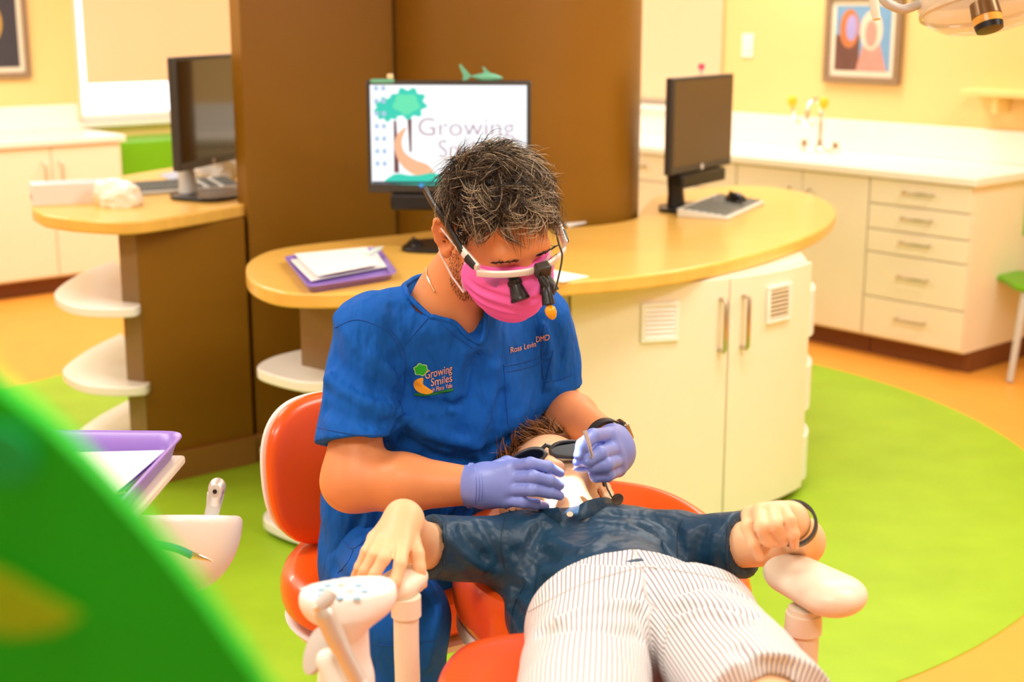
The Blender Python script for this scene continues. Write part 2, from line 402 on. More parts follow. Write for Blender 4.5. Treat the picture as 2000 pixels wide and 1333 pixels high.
# framed picture (plain generic portrait shapes)
M_frame = mat('grey_brown_wood', (150, 122, 92), .5, var=.15, scale=20, stretch=(1, 1, 6))
M_mat = mat('picture_mount', (238, 228, 205), .7)
def framed(ang, xc, zc, wd, ht, label, art):
    v = Matrix.Rotation(ang, 3, 'Z') @ Vector((xc, -.002, 0))
    t = thing('picture_frame', label, 'picture', (O2[0] + v.x, O2[1] + v.y, zc), ang)
    fw = .035; b = MB()
    for q in ((-wd / 2, wd / 2, ht / 2 - fw, ht / 2), (-wd / 2, wd / 2, -ht / 2, -ht / 2 + fw), (-wd / 2, -wd / 2 + fw, -ht / 2 + fw, ht / 2 - fw), (wd / 2 - fw, wd / 2, -ht / 2 + fw, ht / 2 - fw)):
        b.box(q[0], q[1], -.03, 0, q[2], q[3])
    b.build('frame', M_frame, t, bevel=.003)
    box('mount', M_mat, t, -wd / 2 + fw, wd / 2 - fw, -.014, -.004, -ht / 2 + fw, ht / 2 - fw, 0)
    art(t, wd / 2 - fw - .03, ht / 2 - fw - .03)
def disc(b, x, z, rx, rz, y, mi=0, n=24):
    return b.add([(x + rx * math.cos(a), y, z + rz * math.sin(a)) for a in [2 * PI * k / n for k in range(n)]], [tuple(range(n))], mi)
def art1(t, hw, hh):
    m = [mat('art_sky', (120, 165, 205), .6, var=.3, scale=4), mat('art_orange', (200, 120, 70), .6, var=.3, scale=9), mat('art_cream', (236, 214, 190), .6, var=.12), mat('art_brown', (110, 72, 60), .6, var=.3), mat('art_lilac', (170, 160, 215), .6, var=.15), mat('art_rose', (215, 150, 135), .6, var=.2)]
    b = MB(); b.add([(-hw, -.0150, -hh), (hw, -.0150, -hh), (hw, -.0150, hh), (-hw, -.0150, hh)], [(0, 1, 2, 3)], 0)
    b.add([(-hw, -.0152, -hh), (-hw * .1, -.0152, -hh), (-hw * .1, -.0152, hh * .1), (-hw, -.0152, hh * .1)], [(0, 1, 2, 3)], 3)
    disc(b, -hw * .5, hh * .3, hw * .36, hh * .6, -.0154, 1); disc(b, -hw * .42, hh * .32, hw * .2, hh * .4, -.0156, 4)
    disc(b, hw * .3, hh * .25, hw * .4, hh * .6, -.0158, 2); b.add([(-hw * .2, -.0157, -hh), (hw * .9, -.0157, -hh), (hw * .6, -.0157, -hh * .1), (hw * .05, -.0157, -hh * .1)], [(0, 1, 2, 3)], 5)
    disc(b, hw * .3, hh * .15, hw * .22, hh * .42, -.0160, 5)
    b.build('print', m, t, smooth=False)
framed(AR, 4.13, 1.49, .47, .46, 'framed colourful print hanging on the yellow wall above the sink', art1)
def art2(t, hw, hh):
    b = MB(); b.add([(-hw, -.015, -hh), (hw, -.015, -hh), (hw, -.015, hh), (-hw, -.015, hh)], [(0, 1, 2, 3)], 0); disc(b, hw * .2, 0, hw * .4, hh * .5, -.0152, 1)
    b.build('print', [mat('art_slate', (62, 60, 70), .6, var=.2), mat('art_gold', (200, 160, 70), .6)], t, smooth=False)
framed(AL, -3.02, 1.56, .6, .66, 'dark framed picture cut off at the left edge of the picture', art2)
v = onR(3.36, -.001, 1.44)
t = thing('light_switch', 'white wall switch plate on the yellow wall left of the framed print', 'switch', v, AR)
box('plate', M_white, t, -.04, .04, -.008, 0, -.065, .065, .003); box('rocker', M_white, t, -.017, .017, -.014, -.008, -.033, .033, .003)
t = thing('wall_shelf', 'pale yellow wall ledge at the right edge above the counter', 'shelf', onR(5.15, -.001, 1.235), AR)
M_ledge = mat('pale_yellow_ledge', (250, 226, 150), .6)
box('board', M_ledge, t, -.35, .5, -.16, 0, 0, .03, .004); box('bracket', M_ledge, t, -.2, -.17, -.12, 0, -.08, 0, .004); box('bracket', M_ledge, t, .3, .33, -.12, 0, -.08, 0, .004)
# green low cabinet under the left window
M_gpan = mat('green_laminate', (112, 186, 10), .4, var=.04)
vv = Matrix.Rotation(AL, 3, 'Z') @ Vector((-1.95, -.2, 0))
t = thing('storage_cabinet', 'bright green low storage cabinet under the left window', 'cabinet', (O2[0] + vv.x, O2[1] + vv.y, 0), AL)
box('body', M_gpan, t, -.42, .32, -.2, .2, .06, .84, .006); box('plinth', M_dark, t, -.40, .30, -.18, .19, 0, .06); box('side_trim', M_ycap, t, .32, .345, -.2, .2, .06, .85, .003)
box('door', M_gpan, t, -.41, -.052, -.215, -.201, .075, .83, .003); box('door', M_gpan, t, -.048, .31, -.215, -.201, .075, .83, .003)
# ================================================================== brown column island in the middle
HM, HL = .87, .955
pa = np.array([-.945, 5.06]); pb = np.array([-.44, 5.36])
d = (pb - pa) / np.linalg.norm(pb - pa); nrm = np.array([d[1], -d[0]])
q = [pa, pb, pb - nrm * .1, pa - nrm * .1]
struct(MB().prism([tuple(p) for p in q], 0, CEIL).build('wall_partition', M_brown, smooth=False))
cc_ = np.array([.0, 5.62]); cr_ = .5
struct(MB().prism([(cc_[0] + cr_ * math.cos(a), cc_[1] + cr_ * math.sin(a)) for a in [2 * PI * k / 64 for k in range(64)]], 0, CEIL).build('wall_column', M_brown))
M_bb = mat('brown_baseboard', (150, 104, 46), .45, var=.06)
def xy(p): return (p[0], p[1])
# main worktop (one continuous slab round the column)
pts = [(-.817, 4.305), (-.819, 4.47), (-.777, 4.62), (-.656, 4.746), (-.40, 4.93), (-.2, 5.06), (.2, 5.1), (.45, 5.3), (.52, 5.62), (.62, 6.0), (.86, 6.28), (1.08, 6.34), (1.235, 6.17), (1.293, 5.868), (1.262, 5.5), (1.096, 5.03), (.836, 4.60), (.582, 4.31), (.378, 4.15), (.15, 4.05), (-.15, 3.95), (-.429, 3.89), (-.569, 3.878), (-.67, 3.92), (-.764, 4.08)]
o = MB().prism([xy(p) for p in catmull([(*p, 0) for p in pts], 5)], HM - .045, HM).build('worktop', M_wood, None, bevel=.008, seg=3)
tag(o, 'curved maple worktop sweeping round the brown column behind the seated person', 'worktop')
# left worktop
px = [(62, 407), (66, 393), (110, 378), (160, 362), (230, 345), (350, 325)]
pl = [G(*p, HL)[:2] for p in px] + [np.array([-1.2, 6.6]), np.array([-.75, 6.1]), np.array([-.62, 5.6]), np.array([-.80, 5.28])] + [G(*p, HL)[:2] for p in [(487, 398), (350, 421), (250, 433), (150, 429), (85, 420)]]
lo_ = catmull([(*p, 0) for p in pl[:6]], 5, False)[:] + [(*p, 0) for p in pl[6:10]] + catmull([(*p, 0) for p in pl[10:]], 5, False)
o = MB().prism([xy(p) for p in lo_], HL - .045, HL).build('worktop', M_wood, None, bevel=.008, seg=3)
tag(o, 'rounded maple worktop on the left beside the brown partition, holding a box and monitor', 'worktop')
# left end panel with D shelves
a = np.array([-1.275, 4.78]); b = np.array([-.955, 5.035]); dd = (b - a) / np.linalg.norm(b - a); nn = np.array([dd[1], -dd[0]])
t = thing('shelf_unit', 'brown end panel with white half-round shelves under the left worktop', 'shelf unit', (a[0], a[1], 0))
k = a + np.array([-.068, .035]); bk_ = np.array([-.09, .35]); ek = (k - a) / np.linalg.norm(k - a); en_ = np.array([-ek[1], ek[0]]); en_ = en_ * -np.sign(en_[1])
MB().prism([tuple(a), tuple(b), tuple(b + bk_), tuple(k + bk_), tuple(k)], 0, HL - .046).build('panel', M_brown, t, world=True, smooth=False)
MB().prism([tuple(a + en_ * .004), tuple(k + en_ * .004), tuple(k + en_ * .0004), tuple(a + en_ * .0004)], .0, HL - .048).build('edge_panel', M_brown_edge, t, world=True, smooth=False)
MB().prism([tuple(a + nn * .022 - dd * .01), tuple(b + nn * .022), tuple(b), tuple(a)], 0, .105).build('baseboard', M_bb, t, bevel=.003, world=True)
for z, sp in ((.655, [(275, 592), (262, 601), (200, 603), (140, 597), (107, 578), (118, 558), (165, 530), (225, 508)]), (.375, [(292, 748), (280, 755), (220, 757), (160, 750), (123, 728), (135, 708), (180, 678), (238, 650)]), (.11, [(300, 885), (290, 892), (235, 895), (175, 888), (140, 868), (150, 845), (195, 812), (250, 782)])):
    P = [G(*p, z) for p in sp]
    P = [xy(p) for p in catmull(P, 5, False)] + [xy(k + bk_ + dd * .04), xy(a + dd * .02 + bk_ * .05)]
    MB().prism(P, z - .034, z).build('shelf', M_shelf, t, bevel=.006, world=True, seg=3)
# peninsula support with half-round shelves
s0 = G(575, 800, .2)[:2]; e0 = np.array([-.66, 4.33]); e1 = np.array([-.50, 4.20])
t = thing('shelf_unit', 'brown support with white half-round shelf under the tray end of the worktop', 'shelf unit', (e0[0], e0[1], 0))
MB().prism([tuple(e0), tuple(e1), (-.36, 4.4), (-.42, 4.9), (-.60, 4.9)], 0, HM - .046).build('panel', M_brown_edge, t, smooth=False, world=True)
for z in (.515, .25, .02):
    cx, cy = e0 * .5 + e1 * .5
    P = [(e1[0] + .02, e1[1] - .01), (e1[0] - .03, e1[1] - .06), (e1[0] - .13, e1[1] - .07), (e0[0] - .10, e0[1] - .09), (e0[0] - .14, e0[1] + .0), (e0[0] - .11, e0[1] + .12), (e0[0] - .03, e0[1] + .22), (e0[0] + .03, e0[1] + .24)]
    MB().prism([xy(p) for p in catmull([(*p, 0) for p in P], 5, False)], z, z + .034).build('shelf', M_shelf, t, bevel=.006, seg=3, world=True)
MB().prism([xy(pa + nrm * .024 - d * .02), xy(pa + nrm * .024 + d * .5), xy(pa + nrm * .001 + d * .5), xy(pa + nrm * .001 - d * .02)], 0, .105).build('baseboard_partition', M_bb, None, bevel=.003)['kind'] = 'structure'

# curved cream cabinet with two doors
t = thing('island_cabinet', 'curved cream two-door cabinet under the main worktop right of the seated person', 'cabinet', (.6, 4.5, 0))
C0_, C1_, C2_ = np.array([.175, 4.235]), np.array([.60, 4.33]), np.array([1.0, 4.665])
def front(s):     # s 0..1 along the curved front
    k = .43; A_ = (1 - s) * (k - s) / k; B_ = s * (1 - s) / (k * (1 - k)); D_ = s * (s - k) / (1 - k)
    return C0_ * A_ + C1_ * B_ + C2_ * D_
def fnorm(s):
    v = front(min(1, s + .01)) - front(max(0, s - .01)); v /= np.linalg.norm(v); return np.array([v[1], -v[0]]), v
def strip(s0, s1, o0, o1, z0, z1, n=14):
    S = np.linspace(s0, s1, n)
    return MB().prism([tuple(front(s) + fnorm(s)[0] * o1) for s in S] + [tuple(front(s) + fnorm(s)[0] * o0) for s in S[::-1]], z0, z1)
SM = .53
body = [tuple(front(s) - fnorm(s)[0] * .022) for s in np.linspace(0, 1, 20)] + [(1.02, 5.2), (1.0, 5.8), (.6, 5.7), (.3, 5.1), (.17, 4.7)]
MB().prism(body, .03, HM - .046).build('body', M_cab, t, world=True, smooth=False)
MB().prism([tuple(np.array(p) * .97 + np.array([.018, .15])) for p in body], 0, .03).build('plinth', M_dark, t, world=True, smooth=False)
MB().box(.135, .172, 4.24, 4.6, 0, HM - .046).build('side_panel', mat('grey_cream_edge', (205, 195, 175), .4), t, world=True)
d1 = strip(.004, SM - .003, -.02, 0, .035, HM - .05).build('door', M_cab, t, world=True, bevel=.002)
d2 = strip(SM + .003, .996, -.02, 0, .035, HM - .05).build('door', M_cab, t, world=True, bevel=.002)
def frame_at(s, z, off=0):
    p = front(s) + fnorm(s)[0] * off; n_, v_ = fnorm(s)
    return Matrix(((v_[0], -n_[0], 0, p[0]), (v_[1], -n_[1], 0, p[1]), (0, 0, 1, z), (0, 0, 0, 1)))
for s, dr in ((SM - .04, d1), (SM + .055, d2)):
    bow_handle(0, 0, .165, True, 0, .007).build('handle', M_steel, dr, world=True, xf=frame_at(s, .675))
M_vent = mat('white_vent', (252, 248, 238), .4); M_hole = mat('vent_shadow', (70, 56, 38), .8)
def vent(s, z, dark, dr):
    X = frame_at(s, z, .001); h = .062; b = MB()
    for q in ((-h, h, h - .014, h), (-h, h, -h, -h + .014), (-h, -h + .014, -h + .014, h - .014), (h - .014, h, -h + .014, h - .014)): b.box(q[0], q[1], -.009, 0, q[2], q[3])
    v_ = b.build('vent_frame', M_vent, t, bevel=.002, world=True, xf=X)
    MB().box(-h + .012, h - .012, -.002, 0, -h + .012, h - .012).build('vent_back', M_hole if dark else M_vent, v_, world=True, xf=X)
    for k in range(7):
        zc = -h + .021 + k * .0137; sl = MB(); dzz = .0035 if dark else .0055
        sl.add([(-h + .014, -.004, zc + dzz), (h - .014, -.004, zc + dzz), (h - .014, -.009, zc - dzz), (-h + .014, -.009, zc - dzz), (-h + .014, -.0025, zc + dzz - .0015), (h - .014, -.0025, zc + dzz - .0015), (h - .014, -.0075, zc - dzz - .0015), (-h + .014, -.0075, zc - dzz - .0015)],
               [(3, 2, 1, 0), (4, 5, 6, 7), (0, 1, 5, 4), (2, 3, 7, 6), (1, 2, 6, 5), (3, 0, 4, 7)])
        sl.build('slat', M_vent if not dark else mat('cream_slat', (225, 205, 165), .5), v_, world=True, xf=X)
vent(.27, .70, False, d1); vent(.765, .715, True, d2)
# wavy white shelf ends on the far right side of the cabinet
for z in (.56, .30, .05):
    P = [(.985, 4.66), (1.01, 4.685), (1.03, 4.74), (1.04, 4.82), (1.03, 4.95), (1.0, 5.1)]
    MB().prism([xy(p) for p in catmull([(*p, 0) for p in P], 4, False)] + [(.9, 5.0)], z, z + .16).build('side_shelf', M_shelf, t, bevel=.05, seg=4, world=True)

# ---------------------------------------------------------------- monitors
M_gloss = mat('glossy_black_screen', (10, 10, 11), .05, var=.1, coat=.5)
M_offscr = mat('dark_matte_screen', (92, 74, 46), .35, var=.05)
M_scr = mat('lit_screen', (246, 250, 255), .4, emis=.72, var=.01)
def monitor(loc, rz, wd, ht, z0, label, scr, name='monitor', tilt=0., stand=M_dgrey, brand=True, spk=True):
    """local: screen faces -y, z0 is the screen's bottom above the worktop"""
    t = thing(name, label, 'monitor', loc, rz)
    T = Matrix.Translation((0, 0, z0)) @ Matrix.Rotation(tilt, 4, 'X')
    b = MB(); b.box(-wd / 2, wd / 2, -.02, .012, 0, ht); b.box(-wd * .36, wd * .36, .012, .045, ht * .15, ht * .8)
    h = b.build('housing', M_dgrey, t, bevel=.006, xf=T, seg=3)
    s = MB().box(-wd / 2 + .014, wd / 2 - .014, -.0215, -.0195, .03, ht - .014).build('screen', scr, t, xf=T)
    if brand: MB().lathe([(.012, 0), (.012, .002)], (0, -.0195, .015), 16, (0, -1, 0)).build('badge', M_lgrey, h, xf=T)
    if spk: MB().box(-wd * .36, wd * .36, -.035, .02, -.055, -.002).build('speaker_bar', M_black, t, bevel=.008, xf=T)
    MB().tube([(0, .05, z0 + ht * .4), (0, .085, z0 + ht * .25), (0, .10, z0), (0, .092, .06), (0, .09, .0135)], [.03, .032, .03, .03, .034], 12, flat=(1, 0, 0), fscale=1.3).build('stand', stand, t)
    MB().prism([xy(p) for p in catmull([(-.13, -.1, 0), (.13, -.1, 0), (.14, .05, 0), (.08, .12, 0), (-.08, .12, 0), (-.14, .05, 0)], 5)], 0, .014).build('base', M_black, t, bevel=.004)
    MB().tube([(.05, .06, z0 + ht * .3), (.09, .14, z0 + .02), (.1, .16, .08), (.04, .13, .012), (-.03, .15, .008)], .004, 6).build('cable', M_black, t)
    return t, s, T
pm = W(878, 378, 4.62)
mon1, scr1, T1 = monitor((pm[0], 4.64, HM), math.radians(-3), .532, .362, pm[2] - HM, 'lit monitor showing a tree logo and text in front of the brown column', M_scr)
pr = W(1362, 332, 5.55)
monitor((pr[0], 5.55, HM), math.radians(55), .5, .362, pr[2] - HM, 'dark switched-off monitor standing on the right end of the worktop', M_offscr)
plm = W(408, 322, 5.3)
monitor((plm[0], 5.3, HL), math.radians(74), .5, .40, plm[2] - HL, 'glossy black monitor turned sideways on the left worktop', M_gloss, spk=False, stand=M_lgrey)
# picture on the lit screen: flat coloured shapes and lettering
def px2s(x, y):      # target pixel on the lit screen -> screen-plane local coordinates
    return ((x - 878.5) / 303 * .504, .03 + (362 - y) / 190 * .318)
Wd = .504; yy = [-.0218]
def flat_shape(name, pix, m, n=5, smooth=True):
    P = [px2s(*p) for p in pix]
    if smooth: P = [(p[0], p[1]) for p in catmull([(*p, 0) for p in P], n)]
    a_ = sum(P[i - 1][0] * P[i][1] - P[i][0] * P[i - 1][1] for i in range(len(P)))
    if a_ < 0: P = P[::-1]
    yy[0] -= .00012
    MB().add([(p[0], yy[0], p[1]) for p in P], [tuple(range(len(P)))]).build(name, m, scr1, smooth=False, xf=T1)
E1 = dict(rough=.5, emis=.68, var=.03)
M_teal = mat('screen_teal', (35, 205, 180), **E1); M_mint = mat('screen_mint', (95, 225, 175), **E1); M_trunk = mat('screen_trunk', (110, 60, 62), **E1)
M_slide = mat('screen_peach', (246, 182, 140), **E1); M_word = mat('screen_lettering', (165, 118, 135), **E1); M_icon = mat('screen_icon', (170, 195, 225), **E1); M_bar = mat('screen_taskbar', (22, 40, 62), **E1); M_blue = mat('screen_blue', (60, 160, 235), **E1)
def crown(cx, cy, rx, ry, k=9, amp=.13, ph=0):
    return [(cx + rx * (1 + amp * math.sin(k * a + ph)) * math.cos(a), cy + ry * (1 + amp * math.sin(k * a + ph)) * math.sin(a)) for a in [2 * PI * j / 54 for j in range(54)]]
flat_shape('trunk', [(772, 240), (777, 240), (781, 340), (771, 340)], M_trunk, smooth=False)
flat_shape('trunk', [(799, 236), (807, 236), (806, 300), (802, 300)], M_trunk, smooth=False)
flat_shape('tree_crown', crown(760, 218, 24, 22), M_teal, 1, False); flat_shape('tree_crown', crown(800, 207, 34, 28), M_teal, 1, False)
flat_shape('tree_crown', crown(797, 208, 25, 19, 5, .1), M_mint, 1, False)
flat_shape('slide', [(797, 252), (782, 262), (773, 280), (775, 305), (790, 330), (815, 345), (850, 345), (838, 325), (812, 315), (792, 300), (787, 280), (793, 262)], M_slide)
flat_shape('ground', [(766, 362), (766, 346), (782, 342), (800, 345), (822, 344), (845, 340), (870, 344), (900, 342), (940, 346), (960, 362)], M_teal, 3)
for k in range(14):
    x = 739 + 14 * (k % 2); y = 178 + 24 * (k // 2)
    flat_shape('icon', [(x - 4, y - 4), (x + 4, y - 4), (x + 4, y + 5), (x - 4, y + 5)], M_icon, smooth=False)
flat_shape('taskbar', [(728, 361.5), (1029, 361.5), (1029, 357), (728, 357)], M_bar, smooth=False)
flat_shape('taskbar_button', crown(824, 364, 4, 4, 1, 0), M_blue, 1, False)
for s_, x, y, sz in (('Growing', 817, 268, 49), ('Smiles', 857, 310, 49)):
    v, f = text_data(s_, sz, font_offset=-.8); yy[0] -= .0002
    xm_ = max(p[0] for p in v); k = (1006 - x) / xm_ if s_ == 'Growing' else .92
    V = []
    for p in v: q_ = px2s(x + p[0] * k, y - p[1]); V.append((q_[0], yy[0], q_[1]))
    MB().add(V, f).build('lettering', M_word, scr1, smooth=False, xf=T1)
# toys on the monitor
M_shark = mat('teal_rubber', (110, 190, 160), .35, var=.12, scale=25)
sp = W(942, 150, 4.63)
t = thing('toy_shark', 'small teal toy shark on top of the lit monitor', 'toy', tuple(sp))
def sh(u, z, y=0): return (u * .0016, y, z * .0016)
b = MB(); R = []
for u, zc, rz_, ry_ in ((-24, 1, 1.5, 1), (-14, 0, 4, 3), (-4, -1, 8, 6), (8, -1, 10, 8), (22, -1, 8.5, 7), (34, -2, 5, 4.5), (42, -2.5, 1, 1)):
    R.append([(u * .0016, ry_ * .0016 * math.cos(a), (zc + rz_ * math.sin(a)) * .0016) for a in [2 * PI * k / 12 for k in range(12)]])
b.rings(R).build('body', M_shark, t, sub=1)
def fin(name, P, th=.003): MB().add([(p[0] * .0016, s * th, p[1] * .0016) for s in (-.5, .5) for p in P], [tuple(range(len(P))), tuple(range(2 * len(P) - 1, len(P) - 1, -1))] + [(i, i + len(P), (i + 1) % len(P) + len(P), (i + 1) % len(P)) for i in range(len(P))]).build(name, M_shark, t, smooth=False)
fin('tail_fin', [(-22, 2), (-44, 26), (-46, 22), (-38, 2), (-40, -8), (-34, -8), (-24, -1)]); fin('dorsal_fin', [(4, 8), (0, 20), (4, 19), (16, 7)]); fin('pectoral_fin', [(6, -7), (-2, -21), (4, -22), (16, -8)], .012)
bk = W(747, 158, 4.64)
t = thing('toy_block', 'teal toy block with a white cap on the left corner of the lit monitor', 'toy', tuple(bk))
MB().box(-.038, .038, -.012, .012, -.007, .006).build('block', M_shark, t, bevel=.003); MB().box(.015, .035, -.01, .01, .0065, .022).build('cap', mat('cream_plastic', (240, 225, 180), .5), t, bevel=.003)
pk = W(1370, 136, 5.56)
t = thing('sticky_flag', 'tiny pink flag clipped to the top of the right monitor', 'flag', tuple(pk))
MB().prism([(-.012, 0), (.012, 0), (.012, .004), (-.012, .004)], 0, .022).build('flag', mat('pink_plastic', (240, 90, 130), .5), t); MB().box(-.006, .006, -.003, .007, -.018, 0).build('clip', M_lgrey, t)

# ---------------------------------------------------------------- keyboards, mice
def keyboard(p0, rz, label, keys, m_case, wd=.44, dp=.17):
    t = thing('keyboard', label, 'keyboard', p0, rz)
    MB().add([(-wd / 2, -dp / 2, 0), (wd / 2, -dp / 2, 0), (wd / 2, dp / 2, 0), (-wd / 2, dp / 2, 0), (-wd / 2, -dp / 2, .014), (wd / 2, -dp / 2, .014), (wd / 2, dp / 2, .034), (-wd / 2, dp / 2, .034)],
             [(3, 2, 1, 0), (4, 5, 6, 7), (0, 1, 5, 4), (1, 2, 6, 5), (2, 3, 7, 6), (3, 0, 4, 7)]).build('case', m_case, t, bevel=.004)
    kp = None; kw = .0195
    for r_ in range(6):
        y = -dp / 2 + .022 + r_ * .0245
        z = .014 + (y + dp / 2) / dp * .02
        for c_ in range(21):
            x = -wd / 2 + .018 + c_ * .0202
            if r_ == 0 and 4 <= c_ <= 8: continue
            if c_ in (14, 17): continue
            if kp is None:
                me = MB().add([(-.0085, -.0095, 0), (.0085, -.0095, 0), (.0085, .0095, 0), (-.0085, .0095, 0), (-.007, -.007, .006), (.007, -.007, .006), (.007, .008, .006), (-.007, .008, .006)], [(4, 5, 6, 7), (0, 1, 5, 4), (1, 2, 6, 5), (2, 3, 7, 6), (3, 0, 4, 7)]).build('key', keys, t, smooth=False); kp = me
            else:
                me = kp.copy(); COL.objects.link(me); me.parent = t
            me.location = (x, y, z)
    MB().box(-wd / 2 + .018 + 3.6 * .0202, -wd / 2 + .018 + 8.4 * .0202, -dp / 2 + .014, -dp / 2 + .030, .016, .023).build('space_bar', keys, t)
    return t
M_key = mat('grey_keys', (120, 124, 120), .5, var=.1); M_kcase = mat('pale_keyboard_case', (228, 226, 214), .45)
kc = G(1410, 412, HM); ka = G(1307, 425, HM); kb = G(1395, 437, HM); kd = G(1497, 392, HM)
rz = math.atan2(kd[1] - kb[1], kd[0] - kb[0])
keyboard((kc[0], kc[1], HM), rz, 'pale keyboard with grey keys in front of the switched-off monitor', M_key, M_kcase).scale = (1.12, 1.2, 1)
def mouse(p, rz, label):
    t = thing('computer_mouse', label, 'mouse', p, rz)
    R = []
    for y, wx, h in ((-.058, .012, .010), (-.045, .026, .022), (-.015, .031, .034), (.02, .029, .034), (.045, .024, .024), (.058, .010, .010)):
        R.append([(wx * math.cos(a), y, max(0, h * math.sin(a)) if math.sin(a) > 0 else 0) for a in [2 * PI * k / 16 for k in range(16)]])
    MB().rings(R).build('shell', M_black, t, sub=1)
    MB().lathe([(.008, -.003), (.008, .003)], (0, .035, .027), 12, (1, 0, 0)).build('wheel', M_dgrey, t)
pm_ = G(1437, 393, HM + .03); mouse((pm_[0], pm_[1], HM + .033), .5, 'black mouse lying on the pale keyboard')
pm_ = G(812, 486, HM); mouse((pm_[0], pm_[1], HM + .001), .3, 'black mouse half hidden behind the seated person near the lit monitor')
kc = G(352, 372, HL)
keyboard((kc[0] + .0, kc[1] + .0, HL), math.radians(33), 'tilted grey keyboard on the left worktop', M_key, M_lgrey)
# left worktop clutter
p0 = G(150, 398, HL)
t = thing('tissue_box', 'long white cardboard box on the rounded end of the left worktop', 'box', (p0[0], p0[1] + .05, HL), math.radians(22))
MB().box(-.17, .15, -.06, .06, .0, .075).build('carton', mat('white_card', (236, 228, 225), .6), t, bevel=.002); MB().box(-.1715, -.17, -.035, .03, .018, .036).build('printed_strip', mat('grey_print', (150, 140, 150), .6), t)
MB().box(-.12, .1, -.025, .025, .0751, .0765).build('slot', mat('pale_lilac_card', (205, 195, 205), .6), t)
def crumple(name, c, r, seed, m, label, cat, sq=.6):
    rs = np.random.RandomState(seed); bm = bmesh.new(); bmesh.ops.create_icosphere(bm, subdivisions=3, radius=1)
    D = [(rs.normal(size=3), rs.rand() * 6, 2 + 4 * rs.rand()) for _ in range(10)]
    for v_ in bm.verts:
        p = np.array(v_.co); k = 1 + .09 * sum(abs(math.sin(f_ * (p @ (d_ / np.linalg.norm(d_))) + ph)) - .6 for d_, ph, f_ in D)
        v_.co = Vector((p[0] * r[0] * k, p[1] * r[1] * k, max(p[2] * k, -.55) * r[2] + r[2] * .55))
    me = bpy.data.meshes.new(name); bm.to_mesh(me); bm.free()
    o = link(name, me, m); o.location = c; return tag(o, label, cat)
M_bag = mat('milky_plastic', (245, 238, 225), .25, var=.05)
p0 = G(232, 402, HL); crumple('plastic_wrap', (p0[0], p0[1], HL), (.085, .06, .06), 3, M_bag, 'crumpled milky plastic wrap beside the white cardboard box', 'wrap')
p0 = G(425, 352, HL); crumple('paper_towel', (p0[0] - .0, p0[1] - .02, HL), (.10, .08, .075), 5, mat('grey_white_tissue', (214, 212, 206), .7), 'crumpled grey white paper in front of the glossy black monitor', 'paper')
def sheet(name, pix, z, m, label, cat, th=.002):
    P = [G(*p, z)[:2] for p in pix]; c = sum(P) / len(P)
    o = MB().prism([tuple(p - c) for p in P], 0, th).build(name, m, None, smooth=False); o.location = (c[0], c[1], z); return tag(o, label, cat)
sheet('leaflet', [(310, 343), (395, 322), (420, 330), (335, 352)], HL + .0005, mat('bluish_leaflet', (178, 190, 215), .6, var=.2, scale=30), 'bluish leaflet lying on the left worktop behind the keyboard', 'leaflet')
sheet('paper_sheet', [(1075, 528), (1150, 541), (1100, 552), (1040, 545)], HM + .0005, M_paper, 'white paper sheet at the worktop edge right of the seated person', 'paper')
sheet('paper_strip', [(1102, 440), (1190, 421), (1196, 424), (1110, 444)], HM + .0005, M_paper, 'thin white paper strip along the foot of the brown column', 'paper', .006)
# purple trays
def tray(name, P, z, label, parent=None, h=.022, flare=.02):
    c = sum(P) / len(P); t = thing(name, label, 'tray', (c[0], c[1], z)); L = [p - c for p in P]
    Q = []
    for i in range(4):      # rounded corners
        a_, b_, d_ = L[i - 1], L[i], L[(i + 1) % 4]; u_ = (a_ - b_) / np.linalg.norm(a_ - b_); v_ = (d_ - b_) / np.linalg.norm(d_ - b_); r_ = .035
        for k in range(6):
            s_ = k / 5; Q.append(b_ + u_ * r_ * (1 - s_) ** 2 + v_ * r_ * s_ ** 2)
    def off(q_, e): n_ = q_ / np.linalg.norm(q_); return q_ + n_ * e
    R = [[(*off(q_, -.012), .0035) for q_ in Q], [(*off(q_, flare * .5), h), ] if False else [(*off(q_, 0), h - .003) for q_ in Q], [(*off(q_, .012), h) for q_ in Q], [(*off(q_, .013), h - .003) for q_ in Q], [(*off(q_, .004), h - .006) for q_ in Q], [(*off(q_, -.010), 0) for q_ in Q]]
    b = MB(); b.rings(R, cap=False); n_ = len(Q); m0 = len(b.v)
    b.f.append(tuple(range(n_))); b.f.append(tuple(range(5 * n_ + n_ - 1, 5 * n_ - 1, -1))); b.mi += [0, 0]
    b.build('tray', M_purple, t, sharp=60); return t, c, L
P = [G(*p, HM + .02)[:2] for p in ((560, 503), (604, 561), (770, 534), (738, 485))]
tray('instrument_tray', P, HM + .001, 'purple tray with papers on the left end of the main worktop')
for k, (pp, nm) in enumerate([([(563, 505), (608, 550), (755, 522), (728, 483)], 'white paper liner inside the tray on the worktop'), ([(575, 497), (620, 540), (742, 517), (715, 484)], 'topmost loose paper in the tray on the worktop')]):
    sheet('paper_liner', pp, HM + .012 + .014 * k, M_paper, nm, 'paper', .002)
t = thing('wrapped_instrument', 'small wrapped blue white instrument at the back corner of the worktop tray', 'instrument', tuple(G(733, 490, HM + .04)))
MB().tube([(-.02, -.04, -.005), (0, 0, 0), (.012, .035, .002)], [.008, .01, .006], 8).build('wrapper', mat('bluish_white_plastic', (205, 225, 225), .3), t); MB().tube([(.012, .035, .002), (.018, .05, .003)], .004, 6).build('tip', M_lgrey, t)
